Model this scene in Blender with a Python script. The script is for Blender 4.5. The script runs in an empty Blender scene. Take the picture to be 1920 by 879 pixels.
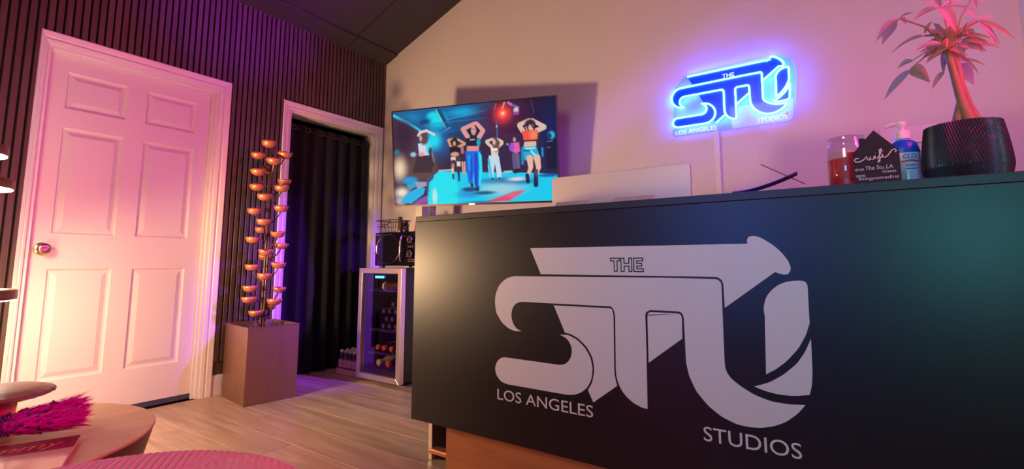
import bpy, math, random
import numpy as np
from mathutils import Vector, Matrix
random.seed(7)
sc = bpy.context.scene
COL = sc.collection
def lin(c):
    return tuple(((v/255)/12.92 if v/255 <= .04045 else ((v/255+.055)/1.055)**2.4) for v in c)
# ---------------------------------------------------------------- camera
YAW, PIT = math.radians(34.55), math.radians(6.65)
cd = bpy.data.cameras.new('camera')
cam = bpy.data.objects.new('camera', cd)
COL.objects.link(cam)
cam.location = (3.49, -2.95, 0.862)
cam.rotation_euler = (math.pi/2+PIT, 0, YAW)
cd.sensor_width = 36
cd.lens = 909.4/1920*36
cd.shift_y = -(439.5-387)/1920
cd.clip_start = .05
sc.camera = cam
# ---------------------------------------------------------------- world, exposure, large lights
w = bpy.data.worlds.new('world'); sc.world = w
w.use_nodes = True
w.node_tree.nodes['Background'].inputs[0].default_value = (.20, .17, .19, 1)
w.node_tree.nodes['Background'].inputs[1].default_value = .05
vs = sc.view_settings
vs.view_transform = 'Standard'; vs.look = 'None'; vs.exposure = 0; vs.gamma = 1; vs.use_curve_mapping = False
def aim(o, t):
    o.rotation_euler = (Vector(t)-o.location).to_track_quat('-Z', 'Y').to_euler()
def area(name, loc, target, size, power, color, sy=None, spread=math.pi):
    d = bpy.data.lights.new(name, 'AREA'); d.energy = power; d.color = color; d.size = size; d.spread = spread
    if sy: d.shape = 'RECTANGLE'; d.size_y = sy
    o = bpy.data.objects.new(name, d); COL.objects.link(o); o.location = loc; aim(o, target); return o
def spot(name, loc, target, power, color, angle, blend=.6, radius=.05):
    d = bpy.data.lights.new(name, 'SPOT'); d.energy = power; d.color = color; d.spot_size = math.radians(angle); d.spot_blend = blend; d.shadow_soft_size = radius
    o = bpy.data.objects.new(name, d); COL.objects.link(o); o.location = loc; aim(o, target); return o
def point(name, loc, power, color, radius=.05, parent=None):
    d = bpy.data.lights.new(name, 'POINT'); d.energy = power; d.color = color; d.shadow_soft_size = radius
    o = bpy.data.objects.new(name, d); COL.objects.link(o); o.location = loc; o.parent = parent; return o
# pink party lamp high on the right wall, by the end of the desk
spot('pink_wall_lamp', (4.12, -1.09, 1.95), (0.1, -2.45, 2.5), 240, (1, .005, .22), 66, .8, .06)
spot('pink_lounge_fill', (4.1, -2.05, 1.6), (2.0, -2.5, .42), 115, (1, .015, .30), 60, .8, .06)  # added unseen pink fill that brightens the ottoman and flowers
area('pink_strip_lamp', (4.15, -1.42, 1.7), (3.5, -1.0, 1.4), .30, 15, (1, .02, .26))
# added unseen violet fills that tint the curtained doorway and the slats
spot('violet_wash_fill', (3.9, -.12, 2.75), (0.15, -.60, .62), 1700, (.28, .03, 1), 25, .9, .06)
spot('violet_slat_fill', (3.9, -.12, 2.85), (0.0, -1.35, 2.85), 520, (.34, .02, 1), 23, .9, .06)
# added dim warm fill behind the camera for ambient light
area('warm_rear_fill', (2.7, -4.2, 2.6), (2.8, -1.0, .8), .8, 6, (1, .92, .78), spread=math.radians(95))
# teal and blue lamps on the walls behind the camera
area('teal_wall_lamp', (4.12, -3.35, 1.05), (3.8, -1.4, .9), .35, 1.7, (.12, .75, .80), spread=math.radians(70))
area('blue_wall_lamp', (2.65, -4.9, 1.25), (3.2, -1.4, .95), .5, 1.6, (.05, .20, 1), spread=math.radians(44))
# ---------------------------------------------------------------- helpers
class G:
    def __init__(s): s.v = []; s.f = []
    def add(s, vs_, fs):
        n = len(s.v); s.v += [tuple(p) for p in vs_]; s.f += [tuple(i+n for i in f) for f in fs]; return s
    def box(s, x0, x1, y0, y1, z0, z1, M=None):
        vv = [(x0,y0,z0),(x1,y0,z0),(x1,y1,z0),(x0,y1,z0),(x0,y0,z1),(x1,y0,z1),(x1,y1,z1),(x0,y1,z1)]
        if M is not None: vv = [tuple(M @ Vector(p)) for p in vv]
        return s.add(vv, [(0,3,2,1),(4,5,6,7),(0,1,5,4),(1,2,6,5),(2,3,7,6),(3,0,4,7)])
    def tube(s, pts, r, n=8, closed=False, caps=True):
        pts = [Vector(p) for p in pts]; m = len(pts)
        rr = r if isinstance(r, (list, tuple)) else [r]*m
        vv = []; up = None
        for i, p in enumerate(pts):
            a = pts[(i-1) % m] if (closed or i > 0) else p
            b = pts[(i+1) % m] if (closed or i < m-1) else p
            t = (b-a)
            if t.length < 1e-9: t = Vector((0,0,1))
            t.normalize()
            if up is None: up = Vector((0,0,1)) if abs(t.z) < .9 else Vector((1,0,0))
            x = up - t*up.dot(t)
            if x.length < 1e-6: x = t.orthogonal()
            x.normalize(); y = t.cross(x); up = x
            for k in range(n):
                q = 2*math.pi*k/n; vv.append(p+(x*math.cos(q)+y*math.sin(q))*rr[i])
        ff = []
        for i in range(m if closed else m-1):
            j = (i+1) % m
            for k in range(n): ff.append((i*n+k, i*n+(k+1) % n, j*n+(k+1) % n, j*n+k))
        if caps and not closed:
            ff.append(tuple(range(n))[::-1]); ff.append(tuple((m-1)*n+k for k in range(n)))
        return s.add(vv, ff)
    def lathe(s, prof, n=24, c=(0,0,0), caps=True, sx=1, sy=1):
        vv = [(c[0]+sx*r*math.cos(2*math.pi*k/n), c[1]+sy*r*math.sin(2*math.pi*k/n), c[2]+z) for r, z in prof for k in range(n)]
        ff = []
        for i in range(len(prof)-1):
            for k in range(n): ff.append((i*n+k, i*n+(k+1) % n, (i+1)*n+(k+1) % n, (i+1)*n+k))
        if caps:
            if prof[0][0] > 1e-6: ff.append(tuple(range(n))[::-1])
            if prof[-1][0] > 1e-6: ff.append(tuple((len(prof)-1)*n+k for k in range(n)))
        return s.add(vv, ff)
    def prism(s, poly, fn, d0, d1):
        """poly of 2D points; fn(u,v,d)->xyz"""
        n = len(poly); vv = [fn(u,v,d0) for u,v in poly]+[fn(u,v,d1) for u,v in poly]
        ff = [tuple(range(n)), tuple(range(2*n-1, n-1, -1))]+[(i, i+n, (i+1) % n+n, (i+1) % n) for i in range(n)]
        return s.add(vv, ff)
    def grid(s, nu, nv, fn, closeu=False):
        vv = [fn(i/(nu if closeu else nu-1), j/(nv-1)) for j in range(nv) for i in range(nu)]
        ff = []
        for j in range(nv-1):
            for i in range(nu if closeu else nu-1):
                a = j*nu+i; b = j*nu+(i+1) % nu; ff.append((a, b, b+nu, a+nu))
        return s.add(vv, ff)
    def mesh(s, name, smooth=False):
        me = bpy.data.meshes.new(name); me.from_pydata(s.v, [], s.f); me.update()
        if smooth: me.polygons.foreach_set('use_smooth', [True]*len(me.polygons))
        return me
def link(name, data, m=None, parent=None):
    o = bpy.data.objects.new(name, data); COL.objects.link(o)
    if m is not None and data is not None and not data.materials: data.materials.append(m)
    if parent is not None: o.parent = parent
    return o
def fixn(me):
    import bmesh
    b = bmesh.new(); b.from_mesh(me); bmesh.ops.recalc_face_normals(b, faces=b.faces); b.to_mesh(me); b.free()
def obj(name, g, m, parent=None, smooth=False, bevel=0, loc=None, label=None):
    me = g.mesh(name, smooth); fixn(me)
    o = link(name, me, m, parent)
    if loc: o.location = loc
    if bevel:
        b = o.modifiers.new('bevel', 'BEVEL'); b.width = bevel; b.segments = 2; b.limit_method = 'ANGLE'
    if smooth:
        e = o.modifiers.new('edges', 'EDGE_SPLIT'); e.split_angle = math.radians(45)
    if label: o['label'] = label
    return o
def tag(o, label, cat, group=None, kind=None):
    o['label'] = label; o['category'] = cat
    if group: o['group'] = group
    if kind: o['kind'] = kind
    return o
def struct(o, label, cat): return tag(o, label, cat, kind='structure')
def thing(name, label, cat, loc=(0,0,0), rz=0, group=None):
    o = bpy.data.objects.new(name, None); COL.objects.link(o); o.location = loc; o.rotation_euler = (0,0,rz); o.empty_display_size = .05
    return tag(o, label, cat, group)
def copytree(o, parent=None):
    c = o.copy(); COL.objects.link(c); c.parent = parent
    for ch in list(o.children): copytree(ch, c)
    return c
def text_mesh(body, x0, x1, z0, z1, fn, shear=0, d=.0008):
    cu = bpy.data.curves.new('txt', 'FONT'); cu.body = body; cu.size = 1; cu.extrude = .01; cu.resolution_u = 4; cu.shear = shear
    o = bpy.data.objects.new('txt', cu); COL.objects.link(o)
    dg = bpy.context.evaluated_depsgraph_get(); me = bpy.data.meshes.new_from_object(o.evaluated_get(dg))
    bpy.data.objects.remove(o)
    P = np.array([v.co[:] for v in me.vertices]); lo = P.min(0); hi = P.max(0)
    for v in me.vertices:
        a = (v.co.x-lo[0])/(hi[0]-lo[0]); b = (v.co.y-lo[1])/(hi[1]-lo[1]); c = (v.co.z-lo[2])/(hi[2]-lo[2])
        v.co = fn(x0+(x1-x0)*a, z0+(z1-z0)*b, d*c)
    me.materials.clear(); fixn(me)
    return me
# ---------------------------------------------------------------- materials
def mat(name, col, rough=.6, metal=0, var=.06, scale=6, bump=0, bscale=60, coat=0, spec=.5, emit=None, estr=0, trans=0, alpha=1, sub=0, stretch=None):
    m = bpy.data.materials.new(name); m.use_nodes = True
    nt = m.node_tree; N = nt.nodes; b = N['Principled BSDF']; L = nt.links.new
    c = lin(col)
    b.inputs['Roughness'].default_value = rough; b.inputs['Metallic'].default_value = metal
    b.inputs['Specular IOR Level'].default_value = spec; b.inputs['Coat Weight'].default_value = coat
    b.inputs['Transmission Weight'].default_value = trans; b.inputs['Alpha'].default_value = alpha
    if sub: b.inputs['Subsurface Weight'].default_value = sub; b.inputs['Subsurface Radius'].default_value = (.01,.006,.004)
    tc = N.new('ShaderNodeTexCoord'); mp = N.new('ShaderNodeMapping'); L(tc.outputs['Object'], mp.inputs[0])
    if stretch: mp.inputs['Scale'].default_value = stretch
    ns = N.new('ShaderNodeTexNoise'); ns.inputs['Scale'].default_value = scale; ns.inputs['Detail'].default_value = 4
    L(mp.outputs[0], ns.inputs[0])
    mx = N.new('ShaderNodeMix'); mx.data_type = 'RGBA'
    mx.inputs[6].default_value = (*[v*(1-var) for v in c], 1); mx.inputs[7].default_value = (*[min(1, v*(1+var)) for v in c], 1)
    L(ns.outputs[0], mx.inputs[0]); L(mx.outputs[2], b.inputs['Base Color'])
    if bump:
        n2 = N.new('ShaderNodeTexNoise'); n2.inputs['Scale'].default_value = bscale; n2.inputs['Detail'].default_value = 3; L(mp.outputs[0], n2.inputs[0])
        bp = N.new('ShaderNodeBump'); bp.inputs['Strength'].default_value = bump; bp.inputs['Distance'].default_value = .003
        L(n2.outputs[0], bp.inputs['Height']); L(bp.outputs[0], b.inputs['Normal'])
    if emit:
        b.inputs['Emission Color'].default_value = (*emit, 1); b.inputs['Emission Strength'].default_value = estr
    return m
def wood(name, c1, c2, rough=.5, axis='X', scale=1.0, rand=.25, bump=.15, spec=.5):
    m = bpy.data.materials.new(name); m.use_nodes = True
    nt = m.node_tree; N = nt.nodes; b = N['Principled BSDF']; L = nt.links.new
    b.inputs['Roughness'].default_value = rough; b.inputs['Specular IOR Level'].default_value = spec
    tc = N.new('ShaderNodeTexCoord'); oi = N.new('ShaderNodeObjectInfo'); ad = N.new('ShaderNodeVectorMath'); ad.operation = 'ADD'
    sx = N.new('ShaderNodeVectorMath'); sx.operation = 'SCALE'; sx.inputs['Scale'].default_value = 13
    cb = N.new('ShaderNodeCombineXYZ'); L(oi.outputs['Random'], cb.inputs[0]); L(oi.outputs['Random'], cb.inputs[1]); L(oi.outputs['Random'], cb.inputs[2])
    L(cb.outputs[0], sx.inputs[0]); L(tc.outputs['Object'], ad.inputs[0]); L(sx.outputs[0], ad.inputs[1])
    mp = N.new('ShaderNodeMapping'); L(ad.outputs[0], mp.inputs[0])
    st = {'X': (1.2,14,14), 'Y': (14,1.2,14), 'Z': (14,14,1.2)}[axis]; mp.inputs['Scale'].default_value = tuple(v*scale for v in st)
    n1 = N.new('ShaderNodeTexNoise'); n1.inputs['Scale'].default_value = 1.6; n1.inputs['Detail'].default_value = 8; n1.inputs['Roughness'].default_value = .65; n1.inputs['Distortion'].default_value = .6
    L(mp.outputs[0], n1.inputs[0])
    rp = N.new('ShaderNodeValToRGB'); rp.color_ramp.elements[0].position = .32; rp.color_ramp.elements[1].position = .68
    rp.color_ramp.elements[0].color = (*lin(c2), 1); rp.color_ramp.elements[1].color = (*lin(c1), 1); L(n1.outputs[0], rp.inputs[0])
    hs = N.new('ShaderNodeHueSaturation'); mr = N.new('ShaderNodeMapRange'); mr.inputs['To Min'].default_value = 1-rand; mr.inputs['To Max'].default_value = 1+rand*.6
    L(oi.outputs['Random'], mr.inputs[0]); L(mr.outputs[0], hs.inputs['Value']); L(rp.outputs[0], hs.inputs['Color']); L(hs.outputs[0], b.inputs['Base Color'])
    bp = N.new('ShaderNodeBump'); bp.inputs['Strength'].default_value = bump; bp.inputs['Distance'].default_value = .002; L(n1.outputs[0], bp.inputs['Height']); L(bp.outputs[0], b.inputs['Normal'])
    return m
def glass(name, tint=(1,1,1), refl=.12, rough=.02):
    m = bpy.data.materials.new(name); m.use_nodes = True
    nt = m.node_tree; N = nt.nodes; L = nt.links.new; N.remove(N['Principled BSDF']); out = N['Material Output']
    t = N.new('ShaderNodeBsdfTransparent'); t.inputs[0].default_value = (*tint, 1); g = N.new('ShaderNodeBsdfGlossy'); g.inputs['Roughness'].default_value = rough
    f = N.new('ShaderNodeLayerWeight'); f.inputs[0].default_value = .5; pw = N.new('ShaderNodeMath'); pw.operation = 'POWER'; pw.inputs[1].default_value = 4; L(f.outputs['Facing'], pw.inputs[0])
    a = N.new('ShaderNodeMath'); a.operation = 'MULTIPLY_ADD'; a.inputs[1].default_value = .6; a.inputs[2].default_value = refl; L(pw.outputs[0], a.inputs[0])
    mx = N.new('ShaderNodeMixShader'); L(a.outputs[0], mx.inputs[0]); L(t.outputs[0], mx.inputs[1]); L(g.outputs[0], mx.inputs[2]); L(mx.outputs[0], out.inputs[0])
    return m
def emission(name, col, s):
    m = bpy.data.materials.new(name); m.use_nodes = True
    nt = m.node_tree; N = nt.nodes; N.remove(N['Principled BSDF']); e = N.new('ShaderNodeEmission'); e.inputs[0].default_value = (*col, 1); e.inputs[1].default_value = s
    nt.links.new(e.outputs[0], N['Material Output'].inputs[0]); return m
M_wall = mat('wall_paint', (226,218,208), .75, var=.02, bump=.05, bscale=180)
M_trim = mat('white_trim_paint', (235,230,220), .4, var=.015)
M_slat = wood('walnut_slat', (98,76,64), (74,56,46), .5, 'Z', 1, .12, .1)
M_felt = mat('black_felt', (20,18,18), .95, bump=.3, bscale=400)
M_ceil = mat('charcoal_ceiling', (66,60,56), .9, var=.05, bump=.1, bscale=120)
M_floor = wood('light_oak_plank', (216,190,160), (172,140,108), .38, 'X', 1, .16, .12)
M_joint = mat('floor_joint', (70,54,40), .8)
M_desk = mat('black_laminate', (11,11,13), .38, var=.1, scale=3, spec=.5)
M_desktop = mat('charcoal_laminate', (30,29,30), .42, var=.1)
M_vinyl = mat('white_vinyl', (214,208,202), .45, var=.02)
M_vblack = mat('black_vinyl', (14,13,15), .5)
M_oak = wood('orange_oak', (200,128,76), (160,94,52), .45, 'X', .8, .05)
M_steel = mat('brushed_steel', (226,214,200), .34, .85, var=.08, stretch=(1,1,.05), scale=40)
M_chrome = mat('chrome', (225,222,218), .12, 1, var=.02)
M_nickel = mat('satin_nickel', (196,178,150), .25, 1, var=.04)
M_black = mat('black_plastic', (16,16,17), .35, var=.1)
M_gloss = mat('black_gloss', (9,9,11), .08, var=.05)
M_copper = mat('hammered_copper', (216,136,100), .42, .55, var=.18, scale=40, bump=.25, bscale=90)
M_bronze = mat('bronze_metal', (160,122,98), .42, .68, var=.15, scale=3, stretch=(8,8,.6))
M_stem = mat('dark_bronze_stem', (84,62,48), .4, .8, var=.1)
M_curtain = mat('black_curtain_cloth', (14,16,19), .9, var=.15, scale=30, bump=.2, bscale=300)
# ================================================================ the room
KS = .3708; ZC = 2.722                      # ceiling rises along X from the slat wall
XR, YF = 4.187, -5.0
cz = lambda x: ZC+KS*x
D1 = (-2.312, -1.432, 2.045)                # door opening y0,y1,top
D2 = (-.922, -.078, 2.042)
g = G()
for y0, y1, z0 in ((YF, D1[0], 0), (D1[0], D1[1], D1[2]), (D1[1], D2[0], 0), (D2[0], D2[1], D2[2]), (D2[1], .12, 0)):
    g.box(-.14, 0, y0, y1, z0, ZC)
wall_l = struct(obj('wall_left', g, M_wall), 'wall clad in dark vertical wooden slats', 'wall')
g = G(); g.prism([(-.14,-.05),(XR+.1,-.05),(XR+.1,cz(XR)+.1),(-.14,cz(-.14))], lambda u,v,d: (u,d,v), 0, .12)
struct(obj('wall_back', g, M_wall), 'pale painted wall with the screen and blue neon sign', 'wall')
g = G().box(XR, XR+.1, YF, 0, -.05, cz(XR))
struct(obj('wall_right', g, M_wall), 'pale painted wall at the right edge', 'wall')
g = G(); g.prism([(-.14,-.05),(XR+.1,-.05),(XR+.1,cz(XR)+.1),(-.14,cz(-.14))], lambda u,v,d: (u,d,v), YF-.1, YF)
struct(obj('wall_front', g, M_wall), 'pale painted wall behind the viewer', 'wall')
g = G()
g.box(-1.0, -.95, -1.2, .12, -.05, 2.6).box(-1, -.14, .12, .17, -.05, 2.6).box(-1, -.14, -1.25, -1.2, -.05, 2.6).box(-1, -.14, -1.25, .17, 2.6, 2.65)
struct(obj('wall_closet', g, M_felt), 'dark closet walls behind the black curtain', 'wall')
# slat cladding on the left wall
g = G()
for y0, y1, z0 in ((-3.6, D1[0]-.028, .132), (D1[0]-.028, D1[1]+.07, 2.108), (D1[1]+.07, D2[0]-.06, .132), (D2[0]-.06, -.001, 2.108)):
    g.box(.0005, .008, y0, y1, z0, 2.724)
obj('backing_panel', g, M_felt, wall_l)
PITCH = .0358
slat_cache = {}
y = -.020
while y > -3.3:
    a, b = y-.0135, y+.0135
    if b < D1[0]-.004 or (a > D1[1]+.045 and b < D2[0]-.03): z0 = .215
    else: z0 = 2.112
    if z0 not in slat_cache:
        gg = G().box(.008, .021, -.0135, .0135, z0, 2.7265); me = gg.mesh('slat'); fixn(me); me.materials.append(M_slat); slat_cache[z0] = me
    o = link('slat', slat_cache[z0], None, wall_l); o.location = (0, y, 0)
    bv = o.modifiers.new('bevel', 'BEVEL'); bv.width = .002; bv.segments = 1
    y -= PITCH
# slat panel ends: flat walnut strip under the slats
g = G().box(.008, .012, -3.3, D1[0]-.03, .134, .215).box(.008, .012, D1[1]+.07, D2[0]-.06, .134, .215)
obj('lower_rail', g, M_slat, wall_l)
# ceiling panels
ang = math.atan(KS)
ceil = G(); ceil.prism([(-.14, cz(-.14)+.03), (XR+.1, cz(XR+.1)+.03), (XR+.1, cz(XR+.1)+.13), (-.14, cz(-.14)+.13)], lambda u,v,d: (u,d,v), YF-.1, .12)
ceil = struct(obj('ceiling', ceil, M_ceil), 'dark sloping ceiling of large panels', 'ceiling')
xs = [-.02, .175, 1.35, 2.53, 3.71, 4.25]; ys = [.02, -.45, -1.67, -2.89, -4.11, -5.05]
for i in range(5):
    for j in range(5):
        x0, x1, y1, y0 = xs[i]+.004, xs[i+1]-.004, ys[j]-.004, ys[j+1]+.004
        x0 = max(x0, .001); y1 = min(y1, -.001); x1 = min(x1, XR-.001); y0 = max(y0, YF+.001)
        dz = .012 if i == 0 else 0
        g = G(); g.prism([(x0,cz(x0)-dz),(x1,cz(x1)-dz),(x1,cz(x1)+.035),(x0,cz(x0)+.035)], lambda u,v,d: (u,d,v), y0, y1)
        obj('panel', g, M_ceil, ceil)
# floor
g = G().box(-1, XR, YF, .0, -.06, -.0105).box(-1, 0, -1.2, .12, -.06, -.0104)
floor = struct(obj('floor', g, M_joint), 'light oak plank floor', 'floor')
rw = .192; y1 = -.002; row = 0
rr = random.Random(5)
while y1 > YF+.02:
    y0 = max(y1-rw, YF+.001); x = -.13 - (.35, 1.02, .68, .15, .84)[row % 5]
    while x < XR-.01:
        x2 = x+1.52
        a, b = max(x, .001 if not (-.92 < (y0+y1)/2 < -.08) else -.5), min(x2, XR-.001)
        if b-a > .03:
            hx, hy = (b-a)/2-.0008, (y1-y0)/2-.0008
            gg = G().box(-hx, hx, -hy, hy, -.010, 0)
            o = obj('plank', gg, M_floor, floor, loc=((a+b)/2, (y0+y1)/2, 0))
            bv = o.modifiers.new('bevel', 'BEVEL'); bv.width = .0014; bv.segments = 1
        x = x2
    y1 -= rw; row += 1
# baseboards
g = G()
for y0, y1 in ((YF, D1[0]-.034), (D1[1]+.072, D2[0]-.062)):
    g.prism([(.0006,.0005),(.016,.0005),(.016,.118),(.010,.131),(.0006,.131)], lambda u,v,d: (u,d,v), y0, y1)
struct(obj('baseboard_left', g, M_trim), 'white baseboard along the slat wall', 'baseboard')
g = G().prism([(-.0005,.0005),(-.016,.0005),(-.016,.118),(-.010,.131),(-.0005,.131)], lambda u,v,d: (d,u,v), .02, XR-.001)
struct(obj('baseboard_back', g, M_trim), 'white baseboard along the wall under the screen', 'baseboard')
# casings
def casing(name, d, label, w0=.07, wl=.07, wr=.07):
    y0, y1, zt = d
    prof = [(0,.0),(0,.016),(.018,.020),(.030,.016),(.034,.022),(w0-.006,.026),(w0,.022),(w0,0)]   # (offset outwards, proud)
    pts = []
    # path with mitres: left bottom, left top, right top, right bottom
    path = [((y0,0),(-1,0)), ((y0,zt),(-1,1)), ((y1,zt),(1,1)), ((y1,0),(1,0))]
    vv = []
    for (py,pz),(oy,oz) in path:
        for off, pr in prof:
            vv.append((pr+.0002, py+oy*off*(wl/w0 if oy < 0 else wr/w0), pz+oz*off+(.0005 if pz == 0 else 0)))
    n = len(prof); ff = []
    for i in range(3):
        for k in range(n): ff.append((i*n+k, i*n+(k+1) % n, (i+1)*n+(k+1) % n, (i+1)*n+k))
    ff.append(tuple(range(n))); ff.append(tuple(3*n+k for k in range(n)))
    gg = G().add(vv, ff)
    o = struct(obj(name, gg, M_trim), label, 'door trim')
    j = G().box(-.14, .002, y0+.0003, y0+.018, .0005, zt-.0003).box(-.14, .002, y1-.018, y1-.0003, .0005, zt-.0003).box(-.14, .002, y0+.018, y1-.018, zt-.018, zt-.0003)
    obj('jamb', j, M_trim, o)
    return o
t1 = casing('trim_1', D1, 'white moulded casing around the six-panel door', .066, .032, .068)
t2 = casing('trim_2', D2, 'white moulded casing around the curtained doorway', .064, .06, .062)
st = G().box(-.034, -.018, D1[1]-.036, D1[1]-.0182, .0005, D1[2]-.0345).box(-.034, -.018, D1[0]+.0182, D1[1]-.0182, D1[2]-.034, D1[2]-.0182)
obj('door_stop', st, M_trim, t1)
# six-panel door (slab front face at x = XD)
XD = -.036
dy0, dy1, dz0, dz1 = D1[0]+.0185, D1[1]-.0185, .036, D1[2]-.0185
M_door = mat('white_door_paint', (236,228,216), .42, var=.015, bump=.12, bscale=70, stretch=(1,6,.6))
cols = [(-2.208,-1.930), (-1.832,-1.551)]; rows = [(.243,.830), (1.020,1.608), (1.717,1.925)]
g = G()
Yc = [dy0, cols[0][0], cols[0][1], cols[1][0], cols[1][1], dy1]; Zc = [dz0, *rows[0], *rows[1], *rows[2], dz1]
for i in (0,2,4): g.box(XD-.035, XD, Yc[i], Yc[i+1], dz0, dz1)
for i in (1,3):
    for j in (0,2,4,6): g.box(XD-.035, XD, Yc[i], Yc[i+1], Zc[j], Zc[j+1])
door = struct(obj('door_1', g, M_door), 'white six-panel door with a round brass knob', 'door')
for c in cols:
    for r_ in rows:
        y0, y1 = c; z0, z1 = r_
        ring = [(0,0), (.008,-.010), (.018,-.011), (.042,-.002), (.046,-.002)]
        vv = []; ff = []
        for s_, dpt in ring: vv += [(XD+dpt, y0+s_, z0+s_), (XD+dpt, y1-s_, z0+s_), (XD+dpt, y1-s_, z1-s_), (XD+dpt, y0+s_, z1-s_)]
        for i in range(len(ring)-1):
            for k in range(4): ff.append((i*4+k, i*4+(k+1) % 4, (i+1)*4+(k+1) % 4, (i+1)*4+k))
        k = (len(ring)-1)*4; ff.append((k,k+1,k+2,k+3))
        obj('panel', G().add(vv, ff), M_door, door)
g = G().box(XD-.03, XD-.004, dy0, dy1, .004, .036); obj('door_gap_strip', g, mat('gap_slate', (74,76,92), .6), door, label='slate strip painted as the dark gap under the door')  # slate colour paints in the dark bluish gap below the slab
def latheX(prof, c, n=28):
    gg = G().lathe(prof, n); gg.v = [(c[0]+z, c[1]+x, c[2]+y) for x, y, z in gg.v]; return gg
kn = obj('knob', latheX([(.012,.0),(.012,.022),(.020,.028),(.029,.038),(.030,.048),(.026,.056),(.016,.060),(.006,.058),(0,.058)], (XD+.004,-2.238,.937)), M_nickel, door, True, label='round satin brass knob')
obj('rosette', latheX([(.033,0),(.033,.004),(.028,.008),(0,.008)], (XD+.0005,-2.238,.937)), M_nickel, kn, True)
# ================================================================ curtain in the doorway
cu = thing('curtain', 'black grommet curtain filling the doorway beside the copper cup fountain', 'curtain', (-.07,-.5,0))
def cf(u, v):
    yy = -.395+.79*u; amp = .020+.010*(1-v)
    xx = amp*math.sin(u*2*math.pi*6.5+.4*math.sin(u*9))+.006*math.sin(u*40+v*3)
    return (xx, yy, .012+v*1.955)
obj('cloth', G().grid(150, 10, cf), M_curtain, cu, True)
rod = G().tube([(-.004,-.398,1.925),(-.004,.398,1.925)], .009, 10)
obj('rod', rod, M_black, cu, True)
for k in range(7):
    yy = -.36+.12*k
    ring = [(.036+.002*(k % 2), yy+.021*math.cos(a), 1.925+.021*math.sin(a)) for a in [i*math.pi/8 for i in range(16)]]
    obj('grommet', G().tube(ring, .0045, 6, closed=True), M_stem, cu, True)
# ================================================================ copper cup fountain
FC = Vector((.268, -1.185, 0)); FR = math.radians(-7.5)
fo = thing('cup_fountain', 'tall cascade of copper cups rising from a square bronze planter', 'fountain', FC, FR)
HX, HY, HZ = .194, .158, .465
g = G().box(-HX, HX, -HY, HY, .001, .40).box(-HX, HX, -HY, -HY+.012, .40, HZ).box(-HX, HX, HY-.012, HY, .40, HZ).box(-HX, -HX+.012, -HY+.012, HY-.012, .40, HZ).box(HX-.012, HX, -HY+.012, HY-.012, .40, HZ)
obj('planter', g, M_bronze, fo)
rim = G()
for (a, b) in (((-HX,-HY),(HX,-HY)), ((HX,-HY),(HX,HY)), ((HX,HY),(-HX,HY)), ((-HX,HY),(-HX,-HY))):
    rim.tube([(a[0],a[1],HZ),(b[0],b[1],HZ)], .003, 6)
obj('rim', rim, M_bronze, fo)
g = G(); rp = random.Random(3)
for i in range(420):
    x, yq = rp.uniform(-HX+.02, HX-.02), rp.uniform(-HY+.02, HY-.02); s_ = rp.uniform(.006,.012)
    g.lathe([(0,-s_*.6),(s_*.9,-s_*.2),(s_*.8,s_*.4),(0,s_*.7)], 5, (x, yq, .432+rp.uniform(0,.01)), caps=False)
gr = obj('gravel', g, mat('dark_gravel', (96,80,66), .8, var=.4, scale=60), fo, True); gr['kind'] = 'stuff'
obj('soil', G().box(-HX+.012, HX-.012, -HY+.012, HY-.012, .40, .43), M_stem, fo)
Rm = Matrix.Rotation(-FR, 4, 'Z')
dirx = Vector((math.cos(YAW), math.sin(YAW), 0)); dirf = Vector((math.sin(YAW), -math.cos(YAW), 0))
rods = G()
for k in range(3):
    a = k*2.1
    rods.tube([(.010*math.cos(a), .010*math.sin(a), .42), (.008*math.cos(a+1), .008*math.sin(a+1), 1.0), (.006*math.cos(a+2), .006*math.sin(a+2), 1.64)], [.0085,.0075,.006], 8)
obj('stem', rods, M_stem, fo, True)
CUPS = [(3,1663,1),(-87,1591,0),(96,1595,0),(42,1543,1),(-45,1504,-1),(-60,1469,1),(66,1421,-1),(87,1363,0),(-81,1372,0),(-5,1299,1),(91,1226,0),(-87,1207,0),(-1,1132,1),(-73,1085,-1),(78,1053,0),(-65,1014,1),(70,978,-1),(26,932,1),(-37,901,-1),(-80,832,0),(93,847,0),(24,775,1),(-33,755,-1),(-65,694,1),(71,682,-1),(-67,622,1),(79,607,0),(-16,535,1),(9,565,-1)]
NC = 28
def cup_mesh():
    gg = G(); rows_ = [(.002,-.022),(.022,-.021),(.038,-.012),(.046,.004),(.049,.021),(.0455,.021),(.042,.004),(.034,-.008),(.018,-.016),(.001,-.017)]
    vv = []; ff = []
    for r_, z_ in rows_:
        for k in range(NC):
            a = 2*math.pi*k/NC; q = r_; zz = z_
            sp = math.exp(-((a if a < math.pi else a-2*math.pi)/.28)**2)
            if z_ > .015: zz = z_-.014*sp; q = r_*(1+.12*sp)
            vv.append((q*math.cos(a), q*math.sin(a), zz))
    for i in range(len(rows_)-1):
        for k in range(NC): ff.append((i*NC+k, i*NC+(k+1) % NC, (i+1)*NC+(k+1) % NC, (i+1)*NC+k))
    gg.add(vv, ff); me = gg.mesh('cup', True); fixn(me); me.materials.append(M_copper); return me
cupm = cup_mesh()
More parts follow.
